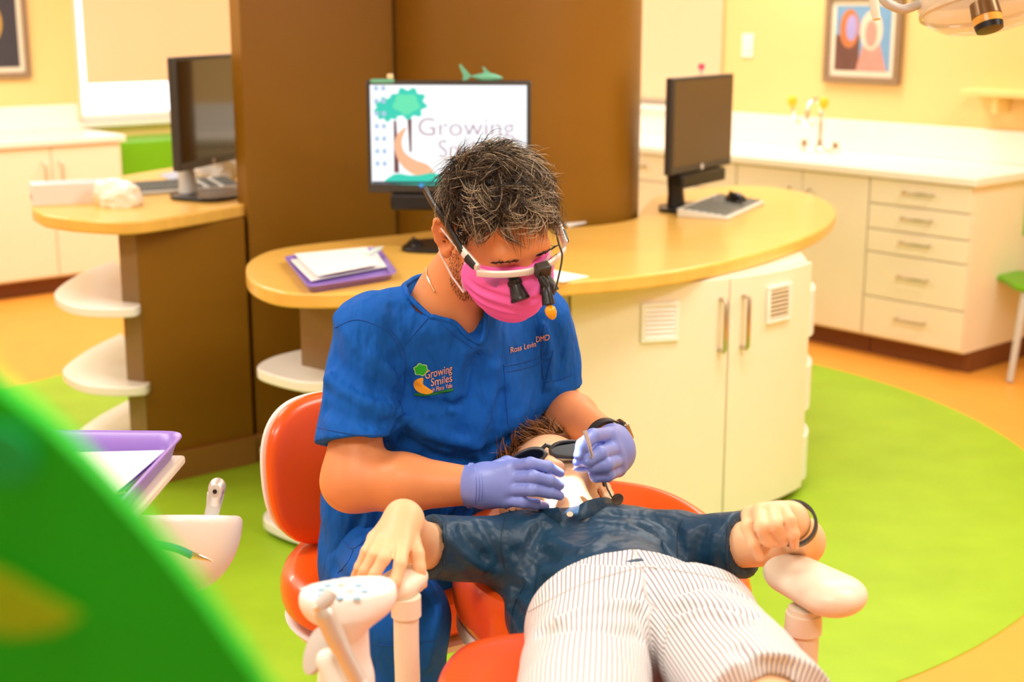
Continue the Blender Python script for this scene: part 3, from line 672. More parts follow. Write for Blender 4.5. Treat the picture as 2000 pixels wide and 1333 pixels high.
# ================================================================== dental chair, stool
M_orange = mat('orange_vinyl', (232, 86, 20), .28, var=.05, scale=8, bump=.04, bscale=60, coat=.25)
M_beige = mat('beige_plastic', (238, 224, 200), .35, var=.03)
M_bwhite = mat('warm_white_plastic', (246, 244, 236), .3, var=.02)
def pillow(outline, prof, n=5):
    P = [np.array(p[:2]) for p in catmull([(*p, 0) for p in outline], n)]; c = sum(P) / len(P)
    a_ = sum(P[i - 1][0] * P[i][1] - P[i][0] * P[i - 1][1] for i in range(len(P)))
    if a_ < 0: P = P[::-1]
    return MB().rings([[(*(c + (p - c) * s), z) for p in P] for s, z in prof], True)
CH = thing('dental_chair', 'reclined orange dental chair with beige armrests under the lying patient', 'dental chair', (.15, 2.0, 0))
back = [(.14, 2.80), (.30, 2.74), (.39, 2.56), (.415, 2.3), (.37, 2.14), (.25, 2.10), (.1, 2.10), (-.02, 2.15), (-.085, 2.26), (-.108, 2.38), (-.09, 2.58), (.0, 2.75)]
prof = [(.2, .575), (.9, .58), (.98, .60), (1.0, .635), (.995, .675), (.965, .700), (.90, .705), (.82, .695), (.7, .675), (.4, .665), (.1, .662)]
pillow(back, prof).build('backrest', M_orange, CH, world=True, sub=1)
pillow(back, [(.3, .55), (.93, .555), (.97, .57), (.96, .59), (.3, .59)]).build('back_shell', M_bwhite, CH, world=True)
seat = [(-.118, 1.6), (-.112, 1.80), (-.095, 1.91), (-.045, 1.97), (.06, 1.99), (.25, 1.965), (.37, 1.94), (.42, 1.86), (.44, 1.6), (.43, 1.3), (.36, 1.05), (.15, 1.0), (-.06, 1.05), (-.11, 1.3)]
pillow(seat, [(.2, .63), (.92, .635), (.985, .655), (1.0, .69), (.985, .725), (.94, .738), (.8, .735), (.5, .725), (.1, .722)]).build('seat', M_orange, CH, world=True, sub=1)
pillow(seat, [(.3, .60), (.9, .60), (.93, .64), (.3, .64)]).build('seat_shell', M_bwhite, CH, world=True)
hr = [(.02, 2.62), (.06, 2.52), (.16, 2.49), (.24, 2.54), (.25, 2.64), (.2, 2.72), (.1, 2.73), (.04, 2.69)]
MB().tube([(.15, 1.75, .60), (.15, 2.1, .57), (.15, 2.5, .55)], [.06, .06, .04], 12, flat=(1, 0, 0), fscale=2.).build('spine', M_bwhite, CH, world=True)
MB().lathe([(.30, 0), (.30, .03), (.22, .06), (.12, .10), (.11, .6)], (.15, 1.6, 0), 32).build('pedestal', M_bwhite, CH, world=True)
def armrest(pa_, pb_, ra, rb, post, pr, side):
    lo = np.minimum(pa_, pb_) - .12; hi = np.maximum(pa_, pb_) + .12
    f = lambda P: su(cap(P, pa_, pb_, ra, rb, (0, 0, 1), .5), cap(P, pa_ + np.array([0, 0, -.015]), pb_ + np.array([0, 0, -.012]), ra * .8, rb * .8, (0, 0, 1), .5), .01)
    V, Q = sdf_mesh(f, lo, hi, .006)
    ar = mesh_obj('armrest', V, Q, M_beige, CH)
    MB().tube(catmull(post, 6, False), pr, 16, flat=(1, 0, 0), fscale=1.).build('armrest_post', M_beige, ar, world=True)
    return ar
ra1 = W(1550, 1118, 2.03); ra2 = G(1624, 1158, ra1[2])
pr_ = W(1570, 1200, 1.97)
ar = armrest(ra1, ra2, .046, .052, [pr_ + np.array([0, 0, .01]), pr_ + np.array([.0, 0, -.1]), pr_ + np.array([-.004, 0, -.17]), pr_ + np.array([-.05, 0, -.24]), pr_ + np.array([-.13, 0, -.26])], .024, 1)
MB().lathe([(.028, 0), (.027, .03)], tuple(pr_ + np.array([0, 0, -.028])), 20).build('collar', M_beige, ar, world=True)
la1 = W(797, 1126, 1.96); la2 = G(775, 1142, la1[2])
pl_ = W(793, 1180, 1.92)
ar = armrest(la1, la2, .030, .032, [pl_ + np.array([0, 0, .01]), pl_ + np.array([0, 0, -.1]), pl_ + np.array([.006, 0, -.16]), pl_ + np.array([.05, 0, -.22]), pl_ + np.array([.12, .02, -.25])], .0185, -1)
MB().lathe([(.022, 0), (.022, .03)], tuple(pl_ + np.array([0, 0, -.018])), 20).build('collar', M_beige, ar, world=True)

ST = thing('stool', 'orange padded stool with white-backed backrest under the seated person', 'stool', (-.25, 2.72, 0))
so = [(p[0] + .055, p[1] + .13) for p in [(-.52, 2.52), (-.50, 2.72), (-.38, 2.84), (-.2, 2.84), (-.09, 2.72), (-.07, 2.55), (-.12, 2.40), (-.28, 2.33), (-.44, 2.38)]]
pillow(so, [(.2, .46), (.9, .465), (.98, .48), (1.0, .515), (.98, .545), (.9, .56), (.5, .565), (.1, .56)]).build('seat', M_orange, ST, world=True, sub=1)
pillow(so, [(.2, .435), (.9, .435), (.96, .455), (.2, .46)]).build('seat_pan', M_bwhite, ST, world=True)
# backrest: an upright rounded pad, wrapped a little round the sitter
bc = W(642, 912, 2.80); nb = np.array([.55, -.82, .12]); nb /= np.linalg.norm(nb); ub = np.array([0, 0, 1.]) - nb * nb[2]; ub /= np.linalg.norm(ub); sb = np.cross(ub, nb)
def padsurf(name, rx, rz, th, off, m):
    R = []
    for s, e in ((.05, -1), (.6, -1), (.9, -.8), (.985, -.4), (1., 0), (.985, .5), (.9, .9), (.6, 1), (.05, 1)):
        ring = []
        for a in [2 * PI * k / 40 for k in range(40)]:
            ca, sa = math.cos(a), math.sin(a); q = (abs(ca) ** 2.6 + abs(sa) ** 2.6) ** (-1 / 2.6)
            x, z = rx * s * q * ca, rz * s * q * sa
            ring.append(bc + sb * x + ub * z + nb * (th * e * .5 + off + 1.2 * x * x))
        R.append(ring)
    return MB().rings(R[::1], True).build(name, m, ST, world=True, sub=1)
padsurf('backrest', .150, .158, .055, 0, M_orange); padsurf('backrest_shell', .146, .153, .02, -.038, M_bwhite)
MB().tube([bc - nb * .045 - ub * .08, bc - nb * .06 - ub * .22, (-.30, 2.86, .42), (-.25, 2.72, .42)], .02, 10).build('back_bar', M_bwhite, ST, world=True)
MB().lathe([(.03, .1), (.03, .42)], (-.25, 2.72, 0), 16).build('gas_lift', M_chrome, ST, world=True)
for k in range(5):
    a = 2 * PI * k / 5 + .3; e = np.array([-.25 + .26 * math.cos(a), 2.72 + .26 * math.sin(a), .07])
    lg = MB().tube([(-.25, 2.72, .11), e], [.028, .02], 8).build('leg', M_lgrey, ST, world=True)
    MB().lathe([(.026, -.012), (.028, 0), (.026, .012)], (e[0], e[1], .029), 14, (math.sin(a), -math.cos(a), 0)).build('caster', M_black, lg, world=True)
# ================================================================== the seated person in blue scrubs
def cv(r, u, a): v = r * RX + u * UP + a * FW; return v / np.linalg.norm(v)       # direction from image right / image up / away
def frame(fwd, side):
    s = side - fwd * (side @ fwd); s /= np.linalg.norm(s); return np.stack([s, fwd, np.cross(s, fwd)], 1)   # columns: right side, forward, up
def _rz(a): return np.array([[math.cos(a), -math.sin(a), 0], [math.sin(a), math.cos(a), 0], [0, 0, 1]])
EARM = {1: _rz(.4), -1: _rz(-.4)}
def near(P, c, r, f):
    c = np.asarray(c, np.float32); q = np.sqrt(((P - c) ** 2).sum(1)); k = q < r; d = q - r * .5
    if k.any(): d[k] = np.minimum(f(P[k]), 9)
    return d
def head_sdf(P, c, M, sc, child=False):
    q = ((P - np.asarray(c, np.float32)) @ M.astype(np.float32)) / sc
    d = ell(q, (0, -.012, .03), (.077, .097, .088))
    d = su(d, ell(q, (0, .028, -.03), (.063, .068, .085)), .03)
    d = su(d, cap(q, (-.048, .005, -.055), (-.012, .072, -.098), .022, .02), .03); d = su(d, cap(q, (.048, .005, -.055), (.012, .072, -.098), .022, .02), .03)
    d = su(d, ell(q, (0, .082, -.1), (.02, .016, .016)), .02)
    d = su(d, cap(q, (-.034, .082, .022), (.034, .082, .022), .013, .013), .018)
    d = ssub(d, ell(q, (-.032, .103, -.002), (.02, .014, .012)), .014); d = ssub(d, ell(q, (.032, .103, -.002), (.02, .014, .012)), .014)
    nl = .013 if not child else .015
    d = su(d, cap(q, (0, .092, .004), (0, .094 + nl, -.034), .008, .013), .012)
    for s in (-1, 1):
        d = su(d, ell(q, (s * .013, .096 + nl * .5, -.037), (.009, .011, .008)), .008)
        d = su(d, ell(q, (s * .042, .07, -.04), (.022, .02, .022)), .02)
        d = ssub(d, ell(q, (s * .0065, .101 + nl * .7, -.046), (.0045, .006, .005)), .003)
        eb = np.array([s * .50, -.86, 0]); eu = np.array([0, -.12, .99]); en = np.array([s * .86, .50, .05]); ec = np.array([s * .083, -.016, -.004])
        ee = lambda x, y, o=0.: ec + eb * x + eu * y + en * o
        e = cap(q, ee(0, -.012), ee(.002, .010), .013, .016, en, .32)
        hx_ = [ee(-.012, .008, .004), ee(-.008, .026, .004), ee(.006, .033, .004), ee(.018, .024, .005), ee(.021, .006, .005), ee(.016, -.012, .004), ee(.004, -.028, .003)]
        for i_ in range(6): e = su(e, cap(q, hx_[i_], hx_[i_ + 1], .0042, .0042), .004)
        e = su(e, ell(q, ee(-.002, -.030, .002), (.008, .009, .010)), .006); e = su(e, cap(q, ee(-.008, .002, .002), ee(.008, .010, .006), .0035, .0035), .004); e = su(e, cap(q, ee(-.013, -.006, .004), ee(-.012, -.016, .004), .0045, .004), .004)
        e = ssub(e, ell(q, ee(.0, -.006, .008), (.010, .010, .013)), .003)
        d = su(d, e, .006)
    d = su(d, ell(q, (0, .091, -.06), (.024, .012, .006)), .006); d = su(d, ell(q, (0, .089, -.071), (.02, .012, .007)), .006)
    d = d + crease(q, [(-.024, .094, -.0655), (0, .103, -.0645), (.024, .094, -.0655)], .003, .003)
    return d * sc
def pt(p): return W(*p)
M_skin = mat('tanned_skin', (224, 146, 92), .45, var=.07, scale=25, sss=.12, bump=.05, bscale=90)
M_scrub = mat('royal_blue_cotton', (10, 92, 186), .75, var=.07, scale=30, bump=.55, bscale=11, bdist=.05, stretch=(1.6, 1, .7), spec=.25)
M_glove = mat('periwinkle_nitrile', (128, 146, 222), .38, var=.05, scale=20, bump=.08, bscale=90)
DR = thing('person', 'seated person in blue scrubs, pink mask, loupes and gloves bending over the patient', 'person', (-.3, 2.5, 0))
HC = pt((972, 447, 2.40)); HS = 1.06
HMx = frame(cv(.46, -.67, -.58), -cv(.90, .26, .40))
def hl(x, y, z): return HC + HMx @ (np.array([x, y, z]) * HS)        # head-local -> world
nk0 = hl(0, -.035, -.06); nk1 = pt((880, 575, 2.50))
SR, SL = pt((712, 650, 2.45)), pt((1045, 622, 2.62))
ER, EL = pt((688, 940, 2.36)), pt((1082, 798, 2.66))
WR_, WL_ = pt((935, 950, 2.33)), pt((1190, 862, 2.43))
pel, wai, che, upc = pt((775, 1075, 2.60)), pt((805, 950, 2.62)), pt((880, 780, 2.56)), pt((885, 668, 2.55))
tf = np.array([.42, -.88, -.2]); tf /= np.linalg.norm(tf)
def torso(P, g=0.):
    d = cap(P, pel, wai, .155 + g, .150 + g, tf, .72)
    d = su(d, cap(P, wai, che, .150 + g, .165 + g, tf, .72), .05)
    d = su(d, cap(P, che, upc, .165 + g, .120 + g, tf, .72), .05)
    d = su(d, cap(P, SR + np.array([.06, .01, -.0]), nk1 + np.array([0, .01, -.05]), .066 + g, .078 + g), .06)
    d = su(d, cap(P, SL + np.array([-.05, .01, 0]), nk1 + np.array([0, .01, -.05]), .062 + g, .078 + g), .06)
    return d
def arms(P, g=0.):
    d = cap(P, SR, ER, .040 + g, .050 + g)
    d = su(d, cap(P, ER, ER * .6 + WR_ * .4, .049 + g, .050 + g), .03); d = su(d, cap(P, ER * .6 + WR_ * .4, WR_, .050 + g, .031 + g), .02)
    e = cap(P, SL, EL, .040 + g, .049 + g); e = su(e, cap(P, EL, EL * .65 + WL_ * .35, .047 + g, .047 + g), .03); e = su(e, cap(P, EL * .65 + WL_ * .35, WL_, .047 + g, .030 + g), .02)
    return np.minimum(d, e)
def skin(P):
    d = near(P, HC, .26, lambda p: head_sdf(p, HC, HMx, HS))
    d = su(d, cap(P, nk0, nk1, .056, .062), .035)
    t_ = torso(P, -.030)
    d = su(d, t_, .03)
    d = su(d, arms(P), .02)
    return d
V, Q = sdf_mesh(skin, (-.52, 2.0, .40), (.40, 3.0, 1.55), .0045)
body = mesh_obj('body', V, Q, M_skin, DR)
SKB = bvh(V, Q)
# ---- scrub top
sa = (ER - SR) / np.linalg.norm(ER - SR); sl_ = (EL - SL) / np.linalg.norm(EL - SL)
hemR = pt((680, 862, 2.39)); hemL = pt((1092, 757, 2.64))
hemRn = sa + np.array([.12, -.05, 0]); 
VP_ = None
def neckcut(P): return np.minimum(cap(P, nk1 + np.array([-.005, .0, .06]), nk1 + np.array([-.003, -.02, .005]), .085, .074), cap(P, nk1 + np.array([.002, -.045, .022]), VP_, .066, .001))
hcR = SR + sa * float((hemR - SR) @ sa); hcL = SL + sl_ * float((hemL - SL) @ sl_)
def top0(P, cut=True):
    d = torso(P)
    r = cap(P, SR + np.array([.01, 0, .0]), SR + sa * .30, .068, .074); r = np.maximum(r, plane(P, hemR, hemRn)); r = np.maximum(r, -cap(P, hcR + sa * .02, hcR + sa * .2, .056, .06))
    d = su(d, r, .035)
    l = cap(P, SL, SL + sl_ * .3, .066, .070); l = np.maximum(l, plane(P, hemL, sl_ + np.array([.0, 0, .0]))); l = np.maximum(l, -cap(P, hcL + sl_ * .02, hcL + sl_ * .2, .053, .056))
    d = su(d, l, .035)
    d = np.maximum(d, plane(P, pel + np.array([0, 0, -.055]), (.1, 0, -1)))
    if cut: d = np.maximum(d, -neckcut(P))
    return d
_v, _q = sdf_mesh(lambda P: top0(P, False), (-.54, 2.1, .42), (.30, 3.0, 1.40), .012); _t = bvh(_v, _q); VP_ = cast(_t, 944, 674)[0] + np.array([.002, -.004, .002]); print('VP', VP_)
CR_T = [([(770, 700), (800, 760), (780, 820)], .012, .006), ([(775, 770), (840, 790), (900, 790)], .010, .006), ([(780, 810), (850, 850), (930, 870)], .012, -.006), ([(770, 850), (840, 890), (920, 905)], .010, .007),
        ([(905, 690), (890, 740), (880, 800)], .010, -.005), ([(935, 700), (925, 770), (905, 850)], .010, .005), ([(965, 720), (955, 790), (930, 870)], .010, -.005), ([(985, 770), (975, 830), (950, 890)], .010, .006),
        ([(640, 690), (690, 740), (755, 770)], .014, .006), ([(640, 740), (700, 780), (760, 800)], .012, -.005), ([(635, 800), (690, 820), (750, 830)], .012, .004), ([(660, 620), (700, 680), (770, 730)], .014, -.004),
        ([(1085, 640), (1095, 690), (1090, 740)], .010, .005), ([(1060, 640), (1075, 690), (1070, 750)], .009, -.004), ([(820, 900), (800, 940), (790, 1000)], .012, .005), ([(700, 1010), (690, 1050), (680, 1090)], .010, .005),
        ([(770, 600), (800, 640), (790, 690)], .008, .004), ([(1000, 860), (960, 880), (900, 890)], .01, .005), ([(795, 600), (770, 650), (775, 700)], .010, .004)]
def cloth(f, lo, hi, h, cr, seed, fr, amp):
    V0, Q0 = sdf_mesh(f, lo, hi, .011); T0 = bvh(V0, Q0)
    L = [(on_surface(T0, p, 0, 3), w_ * .95, a_ * 3.0) for p, w_, a_ in cr]
    def g(P):
        d = f(P) + waves(P, seed, fr, amp)
        for p, w_, a_ in L:
            if len(p) > 1: d = d + crease(P, p, w_, a_)
        return d
    return sdf_mesh(g, lo, hi, h)
V, Q = cloth(top0, (-.54, 2.1, .42), (.30, 3.0, 1.40), .0055, CR_T, 4, 30, .008)
top = mesh_obj('scrub_top', V, Q, M_scrub, DR); TB = bvh(V, Q)
M_seam = mat('blue_seam', (9, 80, 168), .8)
def seam(t, pts, r, m, parent, name='seam', off=.0005, n=6):
    L = on_surface(t, pts, off, n)
    if len(L) > 2: return MB().tube(L, r, 6).build(name, m, parent, world=True)
for s in ([(792, 672), (815, 645), (845, 612)], [(610, 832), (650, 842), (700, 850), (752, 850)], [(760, 640), (790, 690), (790, 760), (775, 800)], [(1072, 620), (1060, 650), (1058, 700), (1062, 740)], [(655, 640), (700, 625), (760, 650), (785, 700)],
          [(985, 715), (1030, 706), (1080, 686)], [(984, 712), (988, 770), (992, 830)], [(986, 727), (1030, 718), (1080, 697)], [(1081, 684), (1070, 730), (1060, 770)], [(1062, 745), (1090, 742), (1118, 730)]):
    seam(TB, s, .001, M_seam, top)
def neckband(V):
    nc = neckcut(V); un = top0(V, False); k = (np.abs(nc) < .005) & (np.abs(un) < .006); p = V[k]
    c = nk1 + np.array([0, -.02, .02]); e1 = np.array([1., 0, 0]); e2 = np.array([0, .6, .8]); th = np.arctan2((p - c) @ e2, (p - c) @ e1); L = []
    for a_ in np.linspace(-PI, PI, 41)[:-1]:
        m_ = np.abs((th - a_ + PI) % (2 * PI) - PI) < .10
        if m_.sum() > 2: L.append(p[m_].mean(0))
    return L
L = neckband(V)
if len(L) > 8:
    L = catmull(L, 3, True); MB().tube(L + [L[0]], .0048, 8).build('neckband', M_scrub, top, world=True)
for s in ([(812, 490), (810, 530), (832, 590), (875, 645), (940, 692)],): seam(TB, s, .0009, M_seam, top)
# embroidery
M_embo = mat('orange_thread', (245, 175, 120), .7); M_tg = mat('green_thread', (40, 190, 40), .7); M_gd = mat('dark_green_thread', (20, 120, 50), .7); M_sl = mat('gold_thread', (240, 170, 40), .7); M_lt = mat('pale_green_outline', (170, 235, 150), .7)
def stitch(name, v, f, m, mapf, off=.0016):
    out = []; 
    for p in v:
        x, y = mapf(p[0], p[1]); c, n = cast(TB, x, y)
        if c is None: return
        out.append(c + n * off)
    MB().add(out, f).build(name, m, top, smooth=False, world=True)
def wtext(s, x0, y0, x1, y1, h, m, name='lettering', off=.0018):
    v, f = text_data(s, 1.); xm = max(p[0] for p in v)
    stitch(name, v, f, m, lambda a, b: (x0 + (x1 - x0) * a / xm - b * 0, y0 + (y1 - y0) * a / xm - b * h), off)
wtext('Growing', 829, 741, 884, 727, 24, M_embo); wtext('Smiles', 841, 755, 884, 745, 22, M_embo); wtext('in Floral Vale', 844, 766, 884, 757, 13, M_embo)
wtext('Ross Levin', 995, 690, 1046, 677, 16, M_embo); wtext('DMD', 1046, 669, 1072, 664, 16, M_embo)
def blob(name, pix, m, off, sm=True):
    P = [p[:2] for p in catmull([(*p, 0) for p in pix], 4)] if sm else pix
    cx = sum(p[0] for p in P) / len(P); cy = sum(p[1] for p in P) / len(P); v = [(cx, cy)] + [tuple(p) for p in P]
    stitch(name, v, [(0, i + 1, (i + 1) % len(P) + 1) for i in range(len(P))], m, lambda a, b: (a, b), off)
blob('embroidered_tree', crown(822, 722, 14, 12, 6, .1), M_lt, .0012, False); blob('embroidered_tree', crown(822, 722, 12, 10, 6, .1), M_tg, .0016, False)
blob('embroidered_slide', [(826, 738), (812, 742), (808, 752), (815, 764), (832, 770), (846, 766), (836, 758), (826, 750)], M_sl, .0012)
blob('embroidered_grass', [(810, 768), (830, 771), (860, 765), (883, 759), (884, 764), (860, 769), (830, 773), (812, 772)], M_gd, .0016)
# ---- trousers and shoes
hipR, hipL = pt((735, 1085, 2.58)), pt((860, 1090, 2.68)); knR, knL = pt((785, 1210, 2.28)), pt((1010, 1165, 2.62))
ftR, ftL = np.array([knR[0] + .01, 2.32, .09]), np.array([knL[0] - .02, 2.72, .09])
def trou(P):
    d = cap(P, pel + np.array([0, 0, -.02]), pel + np.array([0, 0, -.06]), .145, .145, tf, .75)
    d = su(d, cap(P, hipR, knR, .098, .078), .05); d = su(d, cap(P, knR, ftR, .076, .055), .03)
    d = su(d, cap(P, hipL, knL, .09, .07), .05); d = su(d, cap(P, knL, ftL, .07, .055), .03)
    return np.maximum(d, .07 - P[:, 2])
CR_P = [([(650, 1110), (690, 1160), (700, 1220)], .012, .005), ([(700, 1060), (720, 1120), (760, 1170)], .012, -.004), ([(840, 1180), (820, 1250), (800, 1310)], .012, .006), ([(860, 1200), (850, 1240), (835, 1300)], .01, -.004)]
V, Q = cloth(trou, (-.50, 2.05, .05), (.22, 2.95, .80), .009, CR_P, 9, 24, .003)
pants = mesh_obj('trousers', V, Q, M_scrub, DR); PB = bvh(V, Q)
for s in ([(668, 1055), (690, 1072), (722, 1050)], [(660, 1120), (680, 1098), (690, 1075)], [(740, 1260), (790, 1262), (850, 1250)]): seam(PB, s, .001, M_seam, pants)
for nm, ft in (('R', ftR), ('L', ftL)):
    V, Q = sdf_mesh(lambda P: np.maximum(su(cap(P, (ft[0], ft[1] + .04, .055), (ft[0] + .03, ft[1] - .14, .04), .045, .04), cap(P, (ft[0], ft[1], .06), (ft[0], ft[1], .1), .04, .04), .03), .004 - P[:, 2]), (ft[0] - .1, ft[1] - .25, -.02), (ft[0] + .12, ft[1] + .15, .16), .008)
    mesh_obj('shoe', V, Q, M_dgrey, DR)
# ---- gloves
def hand(name, prims, palm, cuff, m, parent, kp=.016, kf=.004, h=.0024, extra=None):
    pts = [q for f_ in prims for q in f_[0]] + [q for a in palm for q in a[:2]]
    lo = np.min(pts, 0) - .05; hi = np.max(pts, 0) + .05
    def f(P):
        d = None
        for a in palm:
            e = cap(P, *a); d = e if d is None else su(d, e, kp)
        fd = None
        for chain, rad in prims:
            c = None
            for i in range(len(chain) - 1):
                e = cap(P, chain[i], chain[i + 1], rad[i], rad[i + 1]); c = e if c is None else su(c, e, .004)
            fd = c if fd is None else su(fd, c, .0012)
        d = su(d, fd, kf)
        if extra: d = extra(P, d)
        return d
    V, Q = sdf_mesh(f, lo, hi, h); o = mesh_obj(name, V, Q, m, parent); return o, bvh(V, Q)
def ch(*p): return [pt(q) for q in p]
fz = [(ch((1000, 913, 2.285), (1036, 906, 2.245), (1068, 912, 2.255), (1093, 925, 2.285)), [.0122, .0106, .0100, .0082]),
      (ch((1002, 935, 2.27), (1042, 932, 2.23), (1072, 939, 2.245), (1093, 949, 2.275)), [.0125, .0106, .0099, .0082]),
      (ch((996, 957, 2.265), (1040, 957, 2.225), (1072, 963, 2.245), (1093, 969, 2.275)), [.0122, .0105, .0098, .0080]),
      (ch((988, 977, 2.27), (1022, 981, 2.24), (1046, 985, 2.255), (1065, 989, 2.28)), [.0115, .0098, .0088, .0074]),
      (ch((950, 925, 2.33), (990, 905, 2.36), (1030, 912, 2.38)), [.016, .0125, .0105])]
pl = [(pt((950, 935, 2.315)), pt((1000, 916, 2.28)), .026, .015), (pt((950, 945, 2.305)), pt((1004, 936, 2.268)), .028, .016), (pt((948, 955, 2.305)), pt((998, 957, 2.265)), .028, .016), (pt((948, 962, 2.31)), pt((990, 976, 2.272)), .026, .015), (pt((915, 949, 2.335)), pt((952, 948, 2.31)), .036, .034)]
gr, GB = hand('glove', fz, pl, None, M_glove, DR)
c_ = pt((922, 949, 2.335)); ax = (WR_ - ER) / np.linalg.norm(WR_ - ER)
MB().lathe([(.036, -.004), (.0395, -.006), (.0395, 0), (.037, .004)], c_, 28, ax).build('cuff', M_glove, gr, world=True)
for s in ([(928, 915), (930, 950), (928, 985)], [(934, 920), (936, 950), (934, 980)], [(940, 925), (942, 952), (940, 978)]): seam(GB, s, .0009, M_glove, gr, 'cuff_wrinkle')
fz = [(ch((1186, 850, 2.37), (1158, 852, 2.315), (1138, 870, 2.285), (1130, 890, 2.28)), [.0135, .0125, .0115, .009]),
      (ch((1196, 878, 2.36), (1172, 886, 2.30), (1148, 898, 2.285), (1128, 903, 2.295)), [.0135, .0125, .0115, .0085]),
      (ch((1204, 900, 2.365), (1184, 908, 2.30), (1156, 912, 2.295), (1130, 914, 2.31)), [.0130, .0125, .0105, .0085]),
      (ch((1206, 918, 2.375), (1186, 928, 2.315), (1164, 930, 2.31), (1158, 922, 2.33)), [.0125, .012, .011, .009]),
      (ch((1190, 870, 2.41), (1165, 880, 2.37), (1142, 898, 2.34)), [.015, .0125, .010])]
pl = [(pt((1200, 858, 2.41)), pt((1188, 852, 2.37)), .024, .016), (pt((1204, 872, 2.405)), pt((1197, 878, 2.365)), .026, .017), (pt((1208, 888, 2.405)), pt((1205, 899, 2.37)), .025, .016), (pt((1208, 900, 2.405)), pt((1207, 916, 2.378)), .022, .015), (pt((1196, 862, 2.43)), pt((1204, 880, 2.405)), .031, .03)]
gl, GB2 = hand('glove', fz, pl, None, M_glove, DR)
# watch on the gloved left wrist
wt = WL_ + (WL_ - EL) / np.linalg.norm(WL_ - EL) * -.012; wax = (WL_ - EL) / np.linalg.norm(WL_ - EL)
M_strap = mat('dark_olive_strap', (48, 44, 36), .5)
b = MB(); b.lathe([(.0345, -.011), (.0375, -.011), (.0375, .011), (.0345, .011)], wt, 30, wax); b.f = b.f[:-2] + [tuple(range(90 + i, 90 + i + 1)) for i in ()]; b.mi = b.mi[:len(b.f)]
wa = b.build('watch', M_strap, DR, world=True)
o_ = np.cross(wax, [0, 0, 1.]); o_ = cv(.95, .3, -.2); o_ = o_ - wax * (o_ @ wax); o_ /= np.linalg.norm(o_); s_ = np.cross(wax, o_)
Mx = Matrix(((wax[0], s_[0], o_[0], wt[0] + o_[0] * .039), (wax[1], s_[1], o_[1], wt[1] + o_[1] * .039), (wax[2], s_[2], o_[2], wt[2] + o_[2] * .039), (0, 0, 0, 1)))
MB().box(-.019, .019, -.017, .017, -.005, .006).build('watch_case', mat('gold_grey_metal', (190, 175, 140), .25, metal=1.), wa, bevel=.004, world=True, xf=Mx)
# ---- mask
def mask(P):
    q = ((P - np.asarray(HC, np.float32)) @ HMx.astype(np.float32)) / HS
    d = su(ell(q, (0, .038, -.048), (.075, .086, .070)), ell(q, (0, .046, -.062), (.060, .080, .072)), .01)
    d = su(d, ell(q, (0, .100, -.036), (.024, .028, .032)), .03)
    d = d + .0022 * np.sin((q[:, 2] + .12 * q[:, 0] ** 2 * 8) * 300) * np.clip((q[:, 1] - .04) * 30, 0, 1) * np.clip((-.02 - q[:, 2]) * 60, 0, 1)
    d = np.maximum(d, .026 - q[:, 1])
    d = np.maximum(d, q[:, 2] - (.006 - 4.0 * q[:, 0] ** 2))
    return d * HS
lo = HC - .2; hi = HC + .2
V, Q = sdf_mesh(mask, lo, hi, .003, proj=2)
M_mask = mat('pink_mask', (246, 110, 190), .75, var=.06, scale=15, spec=.2)
mk = mesh_obj('face_mask', V, Q, M_mask, DR)
M_wht = mat('white_elastic', (245, 240, 236), .6)
for s in (-1, 1):
    MB().tube([hl(s * .07, .035, -.012), hl(s * .083, .01, .0), hl(s * .092, -.02, .012), hl(s * .09, -.035, 0)], .0018, 6).build('ear_loop', M_wht, mk, world=True)
    MB().tube([hl(s * .068, .032, -.09), hl(s * .08, .01, -.07), hl(s * .088, -.02, -.045), hl(s * .09, -.035, -.02)], .0018, 6).build('ear_loop', M_wht, mk, world=True)
edge = [hl(x, 0, 0) for x in (0,)]
# mask binding (pale top strip)
M_bind = mat('pale_pink_binding', (250, 205, 228), .6)
def mask_y(x, z):
    lo_, hi_ = .02, .2
    for _ in range(24):
        m_ = (lo_ + hi_) / 2
        if mask(np.array([hl(x, m_, z)], np.float32))[0] < 0: lo_ = m_
        else: hi_ = m_
    return lo_
bt = [(x, .001 - 4.0 * x * x) for x in np.linspace(-.062, .062, 21)]
MB().tube([hl(x, mask_y(x, z) + .0005, z) for x, z in bt], .0035, 8).build('binding', M_bind, mk, world=True)
for s in (-1, 1):
    MB().tube([hl(s * (mx_ + .0006), .030, z) for mx_, z in [(.071 - 5 * (z + .05) ** 2, z) for z in np.linspace(-.012, -.088, 8)]], .003, 8).build('binding', M_bind, mk, world=True)
